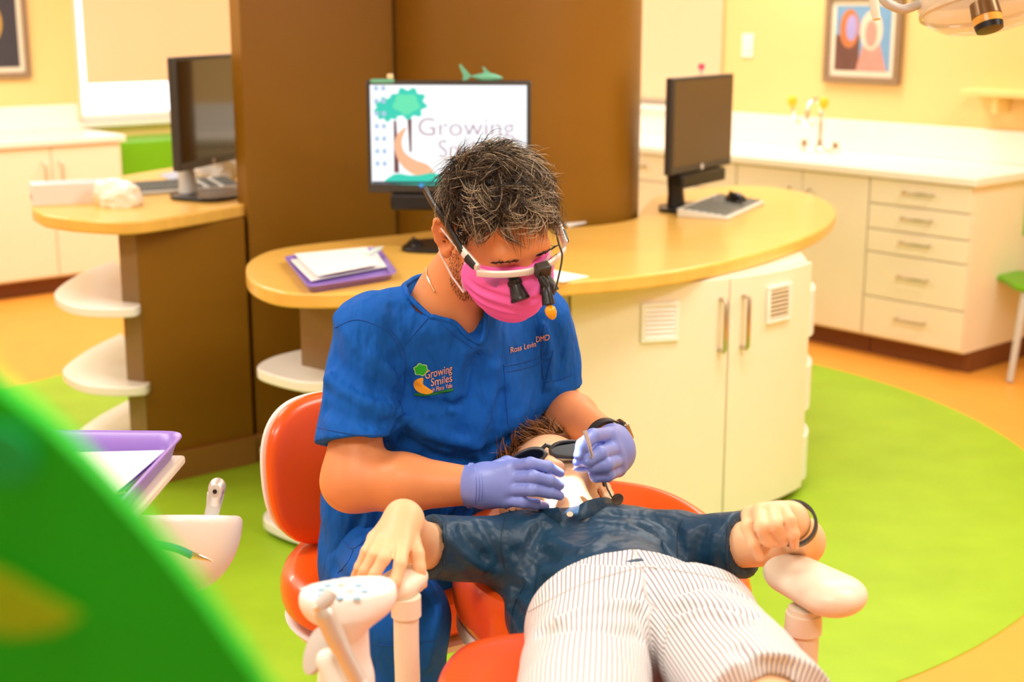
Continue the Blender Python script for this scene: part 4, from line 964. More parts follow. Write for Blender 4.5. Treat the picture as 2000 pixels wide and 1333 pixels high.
# ---- loupes
LP = bpy.data.objects.new('loupes', None); COL.objects.link(LP); LP.parent = DR; LP.matrix_parent_inverse = pmat(DR).inverted()
M_lw = mat('white_loupe_frame', (244, 240, 232), .3)
def loupe(b, name, m): return b.build(name, m, LP, world=True)
fr = [hl(x, .118 - 6.0 * x * x, .012 - 1.0 * x * x * 2) for x in np.linspace(-.078, .078, 17)]
loupe(MB().tube(fr, [.004] * 17, 8, flat=HMx[:, 2], fscale=1.8), 'frame', M_lw)
for s in (-1, 1):
    loupe(MB().tube([hl(s * .078, .082, .012), hl(s * .085, .05, .016), hl(s * .088, .03, .018)], [.005, .0055, .005], 8, flat=HMx[:, 2], fscale=1.7), 'hinge_arm', M_lw)
    loupe(MB().tube([hl(s * .0815, .078, .012), hl(s * .0855, .058, .0145)], [.0052, .0062], 8, flat=HMx[:, 2], fscale=1.5), 'hinge_block', M_black)
    loupe(MB().tube([hl(s * .087, .046, .016), hl(s * .092, -.004, .034), hl(s * .096, -.045, .042), hl(s * .092, -.085, .040)], [.005, .005, .0045, .0045], 8, flat=HMx[:, 2], fscale=1.6), 'temple_arm', M_black)
    lens = MB().rings([[hl(s * (.038 + .03 * math.cos(a)), .112 - 6 * (.038 + .03 * math.cos(a)) ** 2 + k * .001, -.008 + .02 * math.sin(a)) for a in [2 * PI * j / 20 for j in range(20)]] for k in (0, 1)])
    loupe(lens, 'lens', mat('clear_lens', (225, 230, 245), .03, trans=.95, ior=1.1, var=.01))
    a0 = np.array(hl(s * .026, .105, -.006)); dv = HMx @ np.array([0, .82, -.57])
    loupe(MB().lathe([(.009, -.004), (.009, .004), (.0125, .006), (.0125, .012), (.011, .014), (.0155, .034), (.0165, .036), (.0165, .040), (.014, .0405)], a0, 20, dv), 'telescope', M_black)
M_amber = mat('amber_filter', (232, 160, 20), .2, coat=.4)
hd = np.array(hl(.0, .128, .012)); hx = HMx @ np.array([-.0, 0, 0])
def off(x, y, z): return hl(x, y, z)
MB().box(-.013, .013, -.009, .009, -.011, .011).build('light_mount', M_dgrey, LP, world=True, bevel=.003, xf=Matrix.Translation(hl(-.012, .125, .016)) @ Matrix(HMx.tolist()).to_4x4())
p1 = hl(-.012, .14, .0); 
dn = cv(.15, -.98, -.1)
lamp0 = pt((1066, 560, 2.285))
loupe(MB().tube([p1, lamp0 + np.array([-.006, 0, .012]), lamp0], [.007, .007, .008], 10), 'light_arm', M_black)
lamp1 = lamp0 + dn * .026
loupe(MB().lathe([(.006, 0), (.0085, .004), (.0095, .016), (.011, .03)], lamp0, 16, dn), 'headlight', M_black)
loupe(MB().lathe([(.004, 0), (.009, .006), (.0095, .014), (.006, .022), (.002, .025)], lamp0 + dn * .031, 16, cv(.3, -.95, -.1)), 'filter_cap', M_amber)
cbl = [lamp0 + np.array([.012, 0, .004]), pt((1082, 575, 2.29)), pt((1090, 545, 2.31)), pt((1098, 500, 2.33)), pt((1090, 470, 2.36)), hl(-.09, .0, .035)]
loupe(MB().tube(catmull(cbl, 5, False), .0018, 6), 'cable', M_dgrey)
# ---- necklace
neck = on_surface(SKB, [(848, 478), (838, 500), (834, 530), (840, 550), (850, 570)], .002)
if len(neck) > 2: MB().tube(neck, .0018, 6).build('necklace', mat('pale_gold', (235, 220, 190), .25, metal=.8), DR, world=True)
# ---- stubble along the jaw
b = MB(); rs = np.random.RandomState(2); k_ = 0
while k_ < 900:
    x_, y_ = 878 + 60 * rs.rand(), 492 + 95 * rs.rand()
    k_ += 1
    if not (1.2 * (x_ - 878) < (y_ - 480) < 1.2 * (x_ - 878) + 78): continue
    c, n = cast(SKB, x_, y_)
    if c is None: continue
    d_ = n * .5 + cv(.2, -.8, 0) * .6 + rs.normal(size=3) * .15; b.tube([c, c + d_ * .0035], [.00035, .0002], 3)
b.build('stubble', mat('dark_stubble', (60, 42, 30), .5), DR, world=True)['kind'] = 'stuff'
# ---- hair
def hair(name, parent, C, M, S, n, region, flow, length, rad, mats, weights, seed, base_g=.004, shellr=(.079, .099, .090), clump=14, curl=1.15, droop=.09):
    rs = np.random.RandomState(seed)
    def hf(P):
        q = ((P - np.asarray(C, np.float32)) @ M.astype(np.float32)) / S
        d = ell(q, (0, -.012, .03), (shellr[0] + base_g, shellr[1] + base_g, shellr[2] + base_g)); d = d + .0025 * np.sin(q[:, 0] * 190 + 3 * np.sin(q[:, 1] * 80)) * np.sin(q[:, 1] * 170 + 2 * np.sin(q[:, 2] * 90))
        return np.maximum(d, -region(q) * .5) * S
    V, Q = sdf_mesh(hf, C - .16 * S, C + .16 * S, .004, proj=1)
    o = mesh_obj(name, V, Q, mats, parent)
    b = MB(); cnt = 0
    while cnt < n:
        u = rs.normal(size=3); u /= np.linalg.norm(u); q = np.array([0, -.012, .03]) + u * (np.array(shellr) + base_g * .6)
        if region(q[None].astype(np.float32))[0] < 0: continue
        nrm_ = u / np.array(shellr); nrm_ /= np.linalg.norm(nrm_)
        d0 = flow(q, nrm_, rs); L = length(q, rs); cu = rs.normal(size=3); cu -= nrm_ * (cu @ nrm_); cu = cu / np.linalg.norm(cu) * curl * (.4 + rs.rand()); w_ = weights(q); mi0 = rs.choice(len(mats), p=w_)
        for j in range(clump):
            ro = q + rs.normal(size=3) * .0055; lj = L * (.75 + .4 * rs.rand()); P = [ro]; d_ = d0 + rs.normal(size=3) * .10
            for k in range(5):
                d_ = d_ + cu * .3 - nrm_ * droop * k + rs.normal(size=3) * .035; d_ /= np.linalg.norm(d_)
                P.append(P[-1] + d_ * lj / 5 + (q - ro) * .10)
            mi = mi0 if rs.rand() < .65 else rs.choice(len(mats), p=w_); r_ = rad * (.7 + .6 * rs.rand())
            b.tube([C + M @ (p * S) for p in P], [r_, r_, r_, r_ * .85, r_ * .6, r_ * .15], 3, mi)
        cnt += clump
    b.build('hair_strands', mats, o, world=True, sharp=180)
    return o
M_h1 = mat('dark_brown_hair', (24, 18, 14), .32, var=.2); M_h2 = mat('brown_hair', (84, 64, 44), .32, var=.2); M_h3 = mat('grey_hair', (190, 172, 142), .32, var=.15)  # brown and grey hair; darkest and palest strands also paint shadow and highlight
def reg(q):      # positive where hair grows
    x, y, z = q[:, 0], q[:, 1], q[:, 2]
    return np.where(y > .03, np.minimum(z - (.046 + (y - .03) * .62 - .12 * np.abs(x) * (np.abs(x) > .05)), .02), np.minimum(z - np.where(y > -.03, np.where(y > .008, .012, .040), -.05), .02))
def flow(q, n_, rs):
    t_ = np.array([.35 * np.sign(q[0]) * (abs(q[0]) > .02) - .15, .75 if q[2] > .05 else .15, -.75 if q[2] < .07 else 0.]) + rs.normal(size=3) * .35
    t_ = t_ - n_ * (t_ @ n_); return t_ / (np.linalg.norm(t_) + 1e-6) + n_ * (.36 if q[2] > .06 else .16)
def leng(q, rs): return (.050 if q[2] > .06 else .024) * (.7 + .6 * rs.rand())
def wts(q): return [.45, .33, .22] if q[2] > .07 and q[1] < .05 else [.25, .35, .40]
hair('hair', DR, HC, HMx, HS, 9000, reg, flow, leng, .0005, [M_h1, M_h2, M_h3], wts, 11)
for s in (-1, 1):     # eyebrows
    b = MB(); rs = np.random.RandomState(3 + s)
    for k in range(70):
        x = s * (.014 + .042 * rs.rand()); b.tube([hl(x, .098 - 3.2 * x * x, .020 + rs.normal() * .002), hl(x + s * .007, .099 - 3.2 * x * x, .023 + rs.normal() * .001)], [.0006, .0002], 3)
    b.build('eyebrow', M_h1, DR, world=True)
# headlight beam of the loupes
l = bpy.data.lights.new('loupe_headlight', 'SPOT'); l.energy = 22; l.color = (.86, .92, 1); l.spot_size = math.radians(15); l.spot_blend = .25; l.shadow_soft_size = .006
lo_ = bpy.data.objects.new('loupe_headlight', l); COL.objects.link(lo_)
lp = pt((1040, 560, 2.26)); lo_.location = lp; tgt = pt((1112, 932, 2.30)); lo_.rotation_euler = Vector(tgt - lp).to_track_quat('-Z', 'Y').to_euler()
# ================================================================== the lying patient
M_bskin = mat('fair_skin', (246, 196, 150), .45, var=.06, scale=25, sss=.12, bump=.04, bscale=90)
M_navy = mat('navy_polyester', (26, 62, 88), .42, var=.08, scale=25, spec=.4, bump=.45, bscale=13, bdist=.04)
BY = thing('person', 'patient in navy polo, striped shorts and sunglasses lying on the orange chair', 'person', (.15, 2.0, .7))
BC = pt((1084, 966, 2.44)); BS = 1.04
BM = frame(cv(-.14, .74, -.65), -cv(.97, .20, .05))
def bl(x, y, z): return BC + BM @ (np.array([x, y, z]) * BS)
nk = pt((1110, 1055, 2.33)); chs = pt((1165, 1116, 2.24)); bel = pt((1228, 1192, 2.02)); hip = pt((1250, 1232, 1.90))
bSR, bSL = pt((1015, 1074, 2.25)), pt((1320, 1072, 2.27))
bER, bEL = pt((822, 1066, 2.15)), pt((1562, 1058, 2.12))
bWR, bWL = pt((792, 1022, 2.01)), pt((1545, 1022, 1.99))
bn = np.array([0, -.2, 1.]); bn /= np.linalg.norm(bn)
def btorso(P, g=0.):
    d = cap(P, chs + np.array([-.06, .03, -.0]), chs + np.array([.06, .03, -.0]), .088 + g, .088 + g, bn, .82)
    d = su(d, cap(P, chs, bel, .125 + g, .125 + g, bn, .62), .05)
    d = su(d, cap(P, bSR, chs + np.array([-.03, .05, 0]), .052 + g, .07 + g), .05); d = su(d, cap(P, bSL, chs + np.array([.03, .05, 0]), .052 + g, .07 + g), .05)
    return d
knL_, knR_ = pt((1132, 1500, 1.44)), pt((1530, 1450, 1.48))
anL_, anR_ = knL_ + np.array([0, -.30, -.14]), knR_ + np.array([0, -.30, -.14])
def barms(P):
    d = cap(P, bSR, bER, .040, .034); d = su(d, cap(P, bER, bWR, .034, .025), .02)
    e = cap(P, bSL, bEL, .040, .036); e = su(e, cap(P, bEL, bWL, .036, .025), .02)
    return np.minimum(d, e)
# hands belong to the continuous body
def fchains(L): return [([pt(q) for q in c], r) for c, r in L]
HA = fchains([([(730, 1052, 1.99), (716, 1078, 1.96), (702, 1108, 1.955), (692, 1128, 1.965)], [.0095, .0085, .0075, .006]),
     ([(744, 1058, 1.97), (730, 1084, 1.935), (712, 1116, 1.925), (702, 1132, 1.935)], [.010, .009, .008, .0065]),
     ([(762, 1066, 1.955), (750, 1092, 1.915), (732, 1122, 1.905), (720, 1142, 1.915)], [.0105, .0095, .0085, .007]),
     ([(786, 1072, 1.95), (782, 1102, 1.91), (772, 1138, 1.895), (760, 1164, 1.90)], [.0105, .0095, .0085, .007]),
     ([(806, 1052, 1.985), (815, 1082, 1.965), (819, 1110, 1.955), (825, 1142, 1.955)], [.0115, .0105, .0095, .0075])])
PA = [(pt((785, 1012, 2.02)), pt((733, 1052, 1.99)), .023, .012), (pt((785, 1012, 2.015)), pt((747, 1060, 1.97)), .024, .012), (pt((788, 1014, 2.01)), pt((764, 1066, 1.96)), .025, .013), (pt((790, 1016, 2.01)), pt((786, 1070, 1.955)), .025, .013)]
HB = fchains([([(1462, 1006, 1.985), (1459, 1030, 1.955), (1472, 1062, 1.94), (1484, 1090, 1.945)], [.010, .0095, .0085, .007]),
     ([(1484, 1000, 1.965), (1487, 1030, 1.925), (1500, 1056, 1.935), (1516, 1062, 1.96)], [.011, .0105, .0095, .008]),
     ([(1506, 998, 1.965), (1512, 1026, 1.925), (1526, 1046, 1.935), (1530, 1058, 1.96)], [.011, .0105, .0095, .008]),
     ([(1530, 996, 1.97), (1542, 1016, 1.935), (1550, 1044, 1.93), (1551, 1066, 1.94)], [.0105, .0095, .0085, .007]),
     ([(1510, 1030, 1.99), (1496, 1058, 1.975), (1492, 1076, 1.965)], [.013, .0105, .008])])
PB_ = [(pt((1542, 1012, 2.0)), pt((1465, 1006, 1.985)), .022, .013), (pt((1542, 1014, 1.995)), pt((1486, 1002, 1.968)), .023, .014), (pt((1542, 1016, 1.99)), pt((1508, 1000, 1.967)), .023, .014), (pt((1544, 1018, 1.99)), pt((1530, 1000, 1.972)), .022, .013)]
def bhand(P, chains, palm):
    d = None
    for a in palm:
        e = cap(P, *a); d = e if d is None else su(d, e, .012)
    fd = None
    for c, r in chains:
        k = None
        for i in range(len(c) - 1):
            e = cap(P, c[i], c[i + 1], r[i], r[i + 1]); k = e if k is None else su(k, e, .004)
        fd = k if fd is None else su(fd, k, .002)
    return su(d, fd, .005)
def bskin(P):
    d = near(P, BC, .26, lambda p: head_sdf(p, BC, BM, BS, True))
    d = su(d, cap(P, bl(0, -.03, -.06), nk, .046, .046), .03)
    d = su(d, cap(P, nk, chs, .046, .07), .03)
    d = su(d, btorso(P, -.012), .03)
    d = su(d, cap(P, bel, hip, .07, .07), .03)
    d = su(d, cap(P, hip + np.array([-.07, 0, 0]), knL_, .07, .054), .03); d = su(d, cap(P, hip + np.array([.07, 0, 0]), knR_, .07, .054), .03)
    d = su(d, cap(P, knL_, anL_, .052, .035), .02); d = su(d, cap(P, knR_, anR_, .052, .035), .02)
    d = su(d, barms(P), .015)
    d = su(d, near(P, pt((765, 1065, 1.97)), .2, lambda p: bhand(p, HA, PA)), .012); d = su(d, near(P, pt((1505, 1030, 1.96)), .2, lambda p: bhand(p, HB, PB_)), .012)
    return d
V, Q = sdf_mesh(bskin, (-.32, 1.1, .48), (.55, 2.62, .98), .0042)
mesh_obj('body', V, Q, M_bskin, BY); BSK = bvh(V, Q)
# ---- polo shirt
s1 = (bER - bSR) / np.linalg.norm(bER - bSR); s2 = (bEL - bSL) / np.linalg.norm(bEL - bSL)
hm1, hm2 = pt((834, 1062, 2.165)), pt((1449, 1072, 2.18))
hc1 = bSR + s1 * float((hm1 - bSR) @ s1); hc2 = bSL + s2 * float((hm2 - bSL) @ s2)
def shirt(P):
    d = btorso(P, .004)
    d = su(d, cap(P, chs + np.array([-.10, -.05, -.05]), bel + np.array([-.12, .0, -.06]), .055, .045), .04)        # loose side hanging over
    r = cap(P, bSR, bSR + s1 * .3, .056, .052); r = np.maximum(r, plane(P, hm1, s1)); r = np.maximum(r, -cap(P, hc1 + s1 * .02, hc1 + s1 * .1, .042, .042)); d = su(d, r, .03)
    l = cap(P, bSL, bSL + s2 * .3, .054, .056); l = np.maximum(l, plane(P, hm2, s2)); l = np.maximum(l, -cap(P, hc2 + s2 * .02, hc2 + s2 * .1, .044, .044)); d = su(d, l, .03)
    d = np.maximum(d, -cap(P, nk + np.array([-.02, .07, .05]), nk + np.array([.0, -.0, .02]), .064, .050))
    d = np.maximum(d, plane(P, bel + np.array([0, -.06, 0]), (0, -1, .1)))
    return d
CR_S = [([(1010, 1080), (1040, 1110), (1030, 1150)], .010, .005), ([(1060, 1030), (1040, 1070), (1080, 1095)], .010, .006), ([(1080, 1060), (1140, 1075), (1180, 1050)], .010, -.004), ([(1200, 1000), (1290, 1015), (1320, 1040)], .010, .006),
        ([(1100, 1120), (1170, 1115), (1250, 1100)], .010, -.004), ([(1050, 1140), (1120, 1120), (1200, 1105)], .010, .005), ([(1290, 1020), (1320, 1060), (1330, 1110)], .010, .005), ([(1010, 1150), (1060, 1160), (1100, 1180)], .010, .005), ([(1000, 1180), (1020, 1220), (1010, 1270)], .010, .005),
        ([(900, 1030), (920, 1060), (950, 1090)], .008, .005), ([(870, 1045), (900, 1080), (940, 1110)], .008, -.004), ([(940, 1020), (960, 1060), (975, 1100)], .008, .004), ([(1370, 1040), (1360, 1080), (1370, 1120)], .008, .004), ([(1400, 1050), (1395, 1085), (1405, 1115)], .008, -.004),
        ([(1250, 1030), (1300, 1060), (1320, 1100)], .012, .005), ([(1160, 1020), (1230, 1030), (1290, 1060)], .01, -.004)]
V, Q = cloth(shirt, (-.22, 1.75, .50), (.50, 2.50, .98), .0055, CR_S, 21, 26, .004)
sh_o = mesh_obj('polo_shirt', V, Q, M_navy, BY); SB = bvh(V, Q)
M_nseam = mat('navy_seam', (16, 42, 62), .6)
for s in ([(985, 1012), (978, 1060), (985, 1110)], [(868, 1018), (872, 1060), (870, 1105)], [(862, 1018), (866, 1060), (864, 1106)], [(1332, 1015), (1322, 1050), (1325, 1110)], [(1428, 1028), (1424, 1075), (1426, 1122)], [(1421, 1028), (1417, 1075), (1419, 1122)], [(1020, 1150), (1000, 1200), (1005, 1280)]):
    seam(SB, s, .0008, M_nseam, sh_o)
# collar
cl = [pt(p) for p in [(1000, 1012, 2.38), (1022, 1022, 2.30), (1062, 1016, 2.255), (1098, 1008, 2.235)]]
cr2 = [pt(p) for p in [(1128, 1006, 2.235), (1150, 1000, 2.25), (1185, 996, 2.30), (1212, 1010, 2.38)]]
for c, up_ in ((cl, (-.006, .014)), (cr2, (.004, .018))):
    P = catmull(c, 5, False); n_ = len(P); b = MB(); R = []
    for i, p in enumerate(P):
        e = np.array([up_[0], .012, up_[1] * (.75 + .25 * math.sin(PI * i / (n_ - 1)))])
        o_ = np.array([0, -.004, .0])
        R.append([p, p + e, p + e + o_ * .8, p + e * .5 + o_ * 2.4, p + o_ * 2.6 + np.array([0, 0, -.006])])
    b.rings(R).build('collar', M_navy, sh_o, world=True)
pb = pt((1113, 1006, 2.232)); MB().lathe([(.0055, 0), (.0055, .002)], pb, 14, (0, -.5, .85)).build('button', mat('pearl_button', (235, 215, 190), .3), sh_o, world=True)
# ---- striped shorts
hL, hR = hip + np.array([-.075, 0, 0]), hip + np.array([.086, .01, 0])
eL, eR = hL + (knL_ - hL) * .93, hR + (knR_ - hR) * .87
WB1, WB2, WB3 = pt((1032, 1192, 2.03)), pt((1258, 1104, 2.06)), pt((1442, 1140, 2.05))
WBN = np.cross(WB2 - WB1, WB3 - WB1); WBN = WBN * np.sign(WBN[1]) / np.linalg.norm(WBN); WBN = WBN + np.array([0, .6, 0])
def shorts(P):
    d = btorso(P, .013)
    d = su(d, cap(P, bel + np.array([-.05, -.04, -.01]), bel + np.array([.05, -.04, -.01]), .080, .080, bn, .95), .03)
    d = su(d, cap(P, hL + np.array([.01, .0, -.005]), hR + np.array([-.01, 0, -.005]), .098, .094, bn, .95), .03)
    l = cap(P, hL, hL + (knL_ - hL) * 1.1, .086, .084); l = np.maximum(l, plane(P, eL, knL_ - hL)); l = np.maximum(l, -cap(P, hL + (knL_ - hL) * .6, hL + (knL_ - hL) * 1.3, .05, .068))
    r = cap(P, hR, hR + (knR_ - hR) * 1.1, .086, .086); r = np.maximum(r, plane(P, eR, knR_ - hR)); r = np.maximum(r, -cap(P, hR + (knR_ - hR) * .55, hR + (knR_ - hR) * 1.3, .05, .070))
    d = su(d, su(l, r, .004), .025)
    d = np.maximum(d, plane(P, WB1, WBN))
    return d
CR_H = [([(1265, 1110), (1262, 1150), (1290, 1190), (1292, 1260)], .008, .006), ([(1300, 1215), (1290, 1270), (1298, 1333)], .010, .010), ([(1090, 1215), (1160, 1190), (1240, 1180)], .009, -.005), ([(1060, 1230), (1150, 1225), (1250, 1240)], .010, .005), ([(1310, 1190), (1380, 1185), (1460, 1200)], .010, .006), ([(1330, 1215), (1390, 1195), (1450, 1215)], .009, -.005), ([(1440, 1270), (1480, 1300), (1540, 1310)], .010, .004), ([(1330, 1150), (1400, 1140), (1450, 1160)], .009, .005)]
V, Q = cloth(shorts, (-.15, 1.35, .55), (.50, 2.15, .98), .0052, CR_H, 33, 30, .0035)
# stripe coordinate: across the nearer leg, so stripes run along it
def across(V, h, k):
    ax_ = (k - h) / np.linalg.norm(k - h); side = np.cross(ax_, [0, 0, 1.]); side /= np.linalg.norm(side); q = V - h; lat = q @ side
    up__ = np.cross(side, ax_); return np.arctan2(lat, np.maximum(q @ up__ + .06, .01)) * .12
uL, uR = across(V, hL, knL_), across(V, hR, knR_)
mx_ = (hL + hR) / 2 + (knL_ + knR_ - hL - hR) / 2 * np.clip((V @ np.array([0, -1., 0]) + hL[1]) / .4, 0, 1)[:, None]
att = np.where(V[:, 0] < mx_[:, 0], uL, uR + .5)
m = bpy.data.materials.new('striped_seersucker'); m.use_nodes = True; nt = m.node_tree; N = nt.nodes; L_ = nt.links; bs = N['Principled BSDF']; bs.inputs['Roughness'].default_value = .8
at = N.new('ShaderNodeAttribute'); at.attribute_name = 'stripe'
mt = N.new('ShaderNodeMath'); mt.operation = 'MULTIPLY'; mt.inputs[1].default_value = 2 * PI / .0056; L_.new(at.outputs['Fac'], mt.inputs[0])
sn = N.new('ShaderNodeMath'); sn.operation = 'SINE'; L_.new(mt.outputs[0], sn.inputs[0])
cr_ = N.new('ShaderNodeValToRGB'); cr_.color_ramp.elements[0].position = .25; cr_.color_ramp.elements[1].position = .6
cr_.color_ramp.elements[0].color = (*lin((150, 148, 158)), 1); cr_.color_ramp.elements[1].color = (*lin((246, 240, 234)), 1)
mr = N.new('ShaderNodeMapRange'); mr.inputs[1].default_value = -1; mr.inputs[2].default_value = 1; L_.new(sn.outputs[0], mr.inputs[0]); L_.new(mr.outputs[0], cr_.inputs[0])
L_.new(cr_.outputs[0], bs.inputs['Base Color'])
bp = N.new('ShaderNodeBump'); bp.inputs['Strength'].default_value = .35; bp.inputs['Distance'].default_value = .002; L_.new(mr.outputs[0], bp.inputs['Height']); L_.new(bp.outputs[0], bs.inputs['Normal'])
sho = mesh_obj('shorts', V, Q, m, BY, attr=att); HB_ = bvh(V, Q)
M_sseam = mat('grey_seam', (190, 186, 186), .8)
for s in ([(1258, 1108), (1256, 1150), (1268, 1175), (1290, 1195)], [(1033, 1196), (1120, 1150), (1200, 1122), (1260, 1108)], [(1260, 1108), (1350, 1120), (1440, 1140)]): seam(HB_, s, .001, M_sseam, sho)
# ---- sunglasses
SG = bpy.data.objects.new('sunglasses', None); COL.objects.link(SG); SG.parent = BY; SG.matrix_parent_inverse = pmat(BY).inverted()
M_sgf = mat('grey_black_frame', (52, 50, 48), .35); M_sgl = mat('smoked_lens', (10, 13, 24), .2, var=.3, spec=.12)
def gy(x): return .112 - 5.2 * x * x
for s in (-1, 1):
    lens = [(.037 + .032 * math.copysign(abs(math.cos(a)) ** .8, math.cos(a)), -.005 + (.019 + .003 * math.cos(a)) * math.copysign(abs(math.sin(a)) ** .8, math.sin(a)) + .003 * math.cos(a)) for a in [2 * PI * k / 36 for k in range(36)]]
    MB().rings([[bl(s * x, gy(x) + k, z) for x, z in lens] for k in (0, .002)]).build('lens', M_sgl, SG, world=True)
    ring = [bl(s * x, gy(x) + .001, z) for x, z in lens]; MB().tube(ring + [ring[0], ring[1]], .0036, 8).build('rim', M_sgf, SG, world=True)
    MB().tube([bl(s * .068, gy(.068), .004), bl(s * .082, .06, .008), bl(s * .088, .0, .012), bl(s * .086, -.03, .0)], .0035, 8).build('temple_arm', M_sgf, SG, world=True)
MB().tube([bl(-.008, gy(.008), .004), bl(0, .116, .007), bl(.008, gy(.008), .004)], .0042, 8).build('bridge', M_sgf, SG, world=True)
# ---- hair
M_b1 = mat('chestnut_hair', (124, 80, 44), .35, var=.2); M_b2 = mat('light_brown_hair', (190, 136, 84), .35, var=.2); M_b3 = mat('dark_chestnut_hair', (70, 44, 26), .45, var=.2)
def breg(q):
    x, y, z = q[:, 0], q[:, 1], q[:, 2]
    return np.where(y > .02, np.minimum(z - (.072 + (y - .02) * .5 - 2.2 * x * x), .02), np.minimum(z - np.where(y > -.03, .02, -.04), .02))
def bflow(q, n_, rs):
    t_ = np.array([.45, .35, .5]) + rs.normal(size=3) * .5; t_ = t_ - n_ * (t_ @ n_); return t_ / (np.linalg.norm(t_) + 1e-6) * .75 + n_ * .6
hair('hair', BY, BC, BM, BS, 3600, breg, bflow, lambda q, rs: (.048 if q[2] > .06 else .022) * (.7 + .6 * rs.rand()), .0007, [M_b1, M_b2, M_b3], lambda q: [.4, .38, .22], 5, base_g=.003, curl=1.0, droop=.04, clump=12)
# ---- wristband
wx = (bWL - bEL) / np.linalg.norm(bWL - bEL); wc = bWL - wx * .004
b = MB(); R = []
u_ = np.cross(wx, [0, 0, 1.]); u_ /= np.linalg.norm(u_); v_ = np.cross(wx, u_)
for r_, z_ in ((.030, -.010), (.0345, -.010), (.0345, .010), (.030, .010), (.030, -.010)):
    R.append([wc + wx * z_ + r_ * (math.cos(a) * u_ + math.sin(a) * v_) + RX * .004 for a in [2 * PI * k / 32 for k in range(32)]])
b.rings(R, cap=False).build('wristband', M_strap, BY, world=True)
# ---- instruments held in the gloves
M_sil = mat('satin_silver', (222, 218, 212), .38, metal=.7)
def inst(name, label, cat, pts, rad, m, tip=None):
    t = thing(name, label, cat, tuple(pts[0])); MB().tube(pts, rad, 10).build('handle', m, t, world=True)
    return t
t = inst('dental_explorer', 'thin steel probe held by the gloved hand at the right', 'instrument', [pt((1142, 842, 2.27)), pt((1150, 868, 2.265))] + [pt((1156, 892, 2.275))], [.0035, .0035, .003], M_sil)
MB().tube([pt((1156, 892, 2.275)), pt((1140, 905, 2.285)), pt((1118, 918, 2.29))], [.003, .002, .001], 8).build('tip', M_sil, t, world=True)
t = inst('dental_mirror', 'small round dental mirror hanging below the gloved fist by the ear', 'instrument', [pt((1176, 925, 2.32)), pt((1186, 955, 2.30)), pt((1195, 972, 2.30))], [.002, .0016, .0014], M_dgrey)
mc = pt((1206, 976, 2.30)); MB().lathe([(.0108, -.001), (.0112, 0), (.0108, .001)], mc, 24, cv(-.35, .55, -.75)).build('mirror_head', mat('brass_grey_mirror', (170, 150, 105), .2, metal=1.), t, world=True)
# ================================================================== delivery unit, lamp, foreground
def sdf_part(name, f, lo, hi, h, m, parent): V, Q = sdf_mesh(f, lo, hi, h); return mesh_obj(name, V, Q, m, parent)
DU = thing('delivery_unit', 'white dental delivery head holding a handpiece at the left', 'dental unit', tuple(W(300, 1050, 2.1)[:2]) + (0,))
c0 = W(180, 1050, 2.2); c1 = W(385, 1035, 2.2)
a1, a2 = W(60, 1025, 2.2), W(415, 1022, 2.2)
bcn = W(362, 1012, 2.2); zt = W(350, 1006, 2.1)[2]
def bowl(P):
    d = ell(P, bcn, (.092, .105, .125))
    d = su(d, cap(P, bcn + np.array([-.05, 0, -.02]), a1 + np.array([0, 0, -.02]), .085, .085, (0, 0, 1), .9), .05)
    return -su(-d, -plane(P, (0, bcn[1] - .10, zt), (0, .38, 1)), .012)
sdf_part('head', bowl, np.minimum(a1, a2) - .2, np.maximum(a1, a2) + .15, .007, M_bwhite, DU)
hp0 = W(412, 1010, 2.18); hp = thing('handpiece', 'silver dental handpiece standing up from the white delivery head', 'handpiece', tuple(hp0))
MB().tube([hp0 + np.array([-.002, 0, -.03]), hp0 + np.array([0, 0, .0]), W(417, 990, 2.18), W(421, 965, 2.18)], [.011, .0115, .012, .014], 16).build('grip', M_lgrey, hp, world=True)
hh = W(423, 957, 2.175)
sdf_part('head', lambda P: su(cap(P, W(419, 980, 2.178), hh, .0115, .0125), cap(P, hh + np.array([0, .008, .004]), hh + np.array([.002, -.010, .004]), .013, .0115), .006), hh - .06, hh + .05, .003, mat('satin_silver', (205, 200, 190), .38, metal=.7), hp)
MB().lathe([(.0105, 0), (.0105, .003), (.006, .004)], hh + np.array([.002, -.0205, .005]), 20, (.1, -1, .1)).build('ring', M_lgrey, hp, world=True)
MB().lathe([(.0035, 0), (.0035, .002)], hh + np.array([.0025, -.0245, .0055]), 14, (.1, -1, .1)).build('bur_hole', M_black, hp, world=True)
sy = thing('saliva_syringe', 'teal hose with a metal syringe tip crossing the white delivery head', 'syringe', tuple(W(300, 1070, 2.0)))
MB().tube(catmull([W(120, 1075, 2.04), W(240, 1055, 2.04), W(300, 1062, 2.04), W(345, 1072, 2.04), W(376, 1086, 2.04)], 6, False), .006, 10).build('hose', mat('teal_rubber_hose', (60, 128, 118), .5), sy, world=True)
MB().tube([W(374, 1085, 2.04), W(392, 1090, 2.04), W(414, 1097, 2.04)], [.006, .0045, .0012], 10).build('tip', M_chrome, sy, world=True)
MB().tube([W(372, 1160, 2.15), W(375, 1200, 2.17), W(370, 1260, 2.2)], .006, 8).build('drain_tube', M_dgrey, DU, world=True)
MB().tube([c0 + np.array([0, .0, -.08]), c0 + np.array([-.02, .05, -.4]), (c0[0] - .05, c0[1] + .1, .06)], [.05, .045, .05], 16).build('column', M_bwhite, DU, world=True)
MB().lathe([(.22, 0), (.22, .03), (.16, .06), (.05, .07)], (c0[0] - .05, c0[1] + .1, 0), 32).build('foot', M_bwhite, DU, world=True)
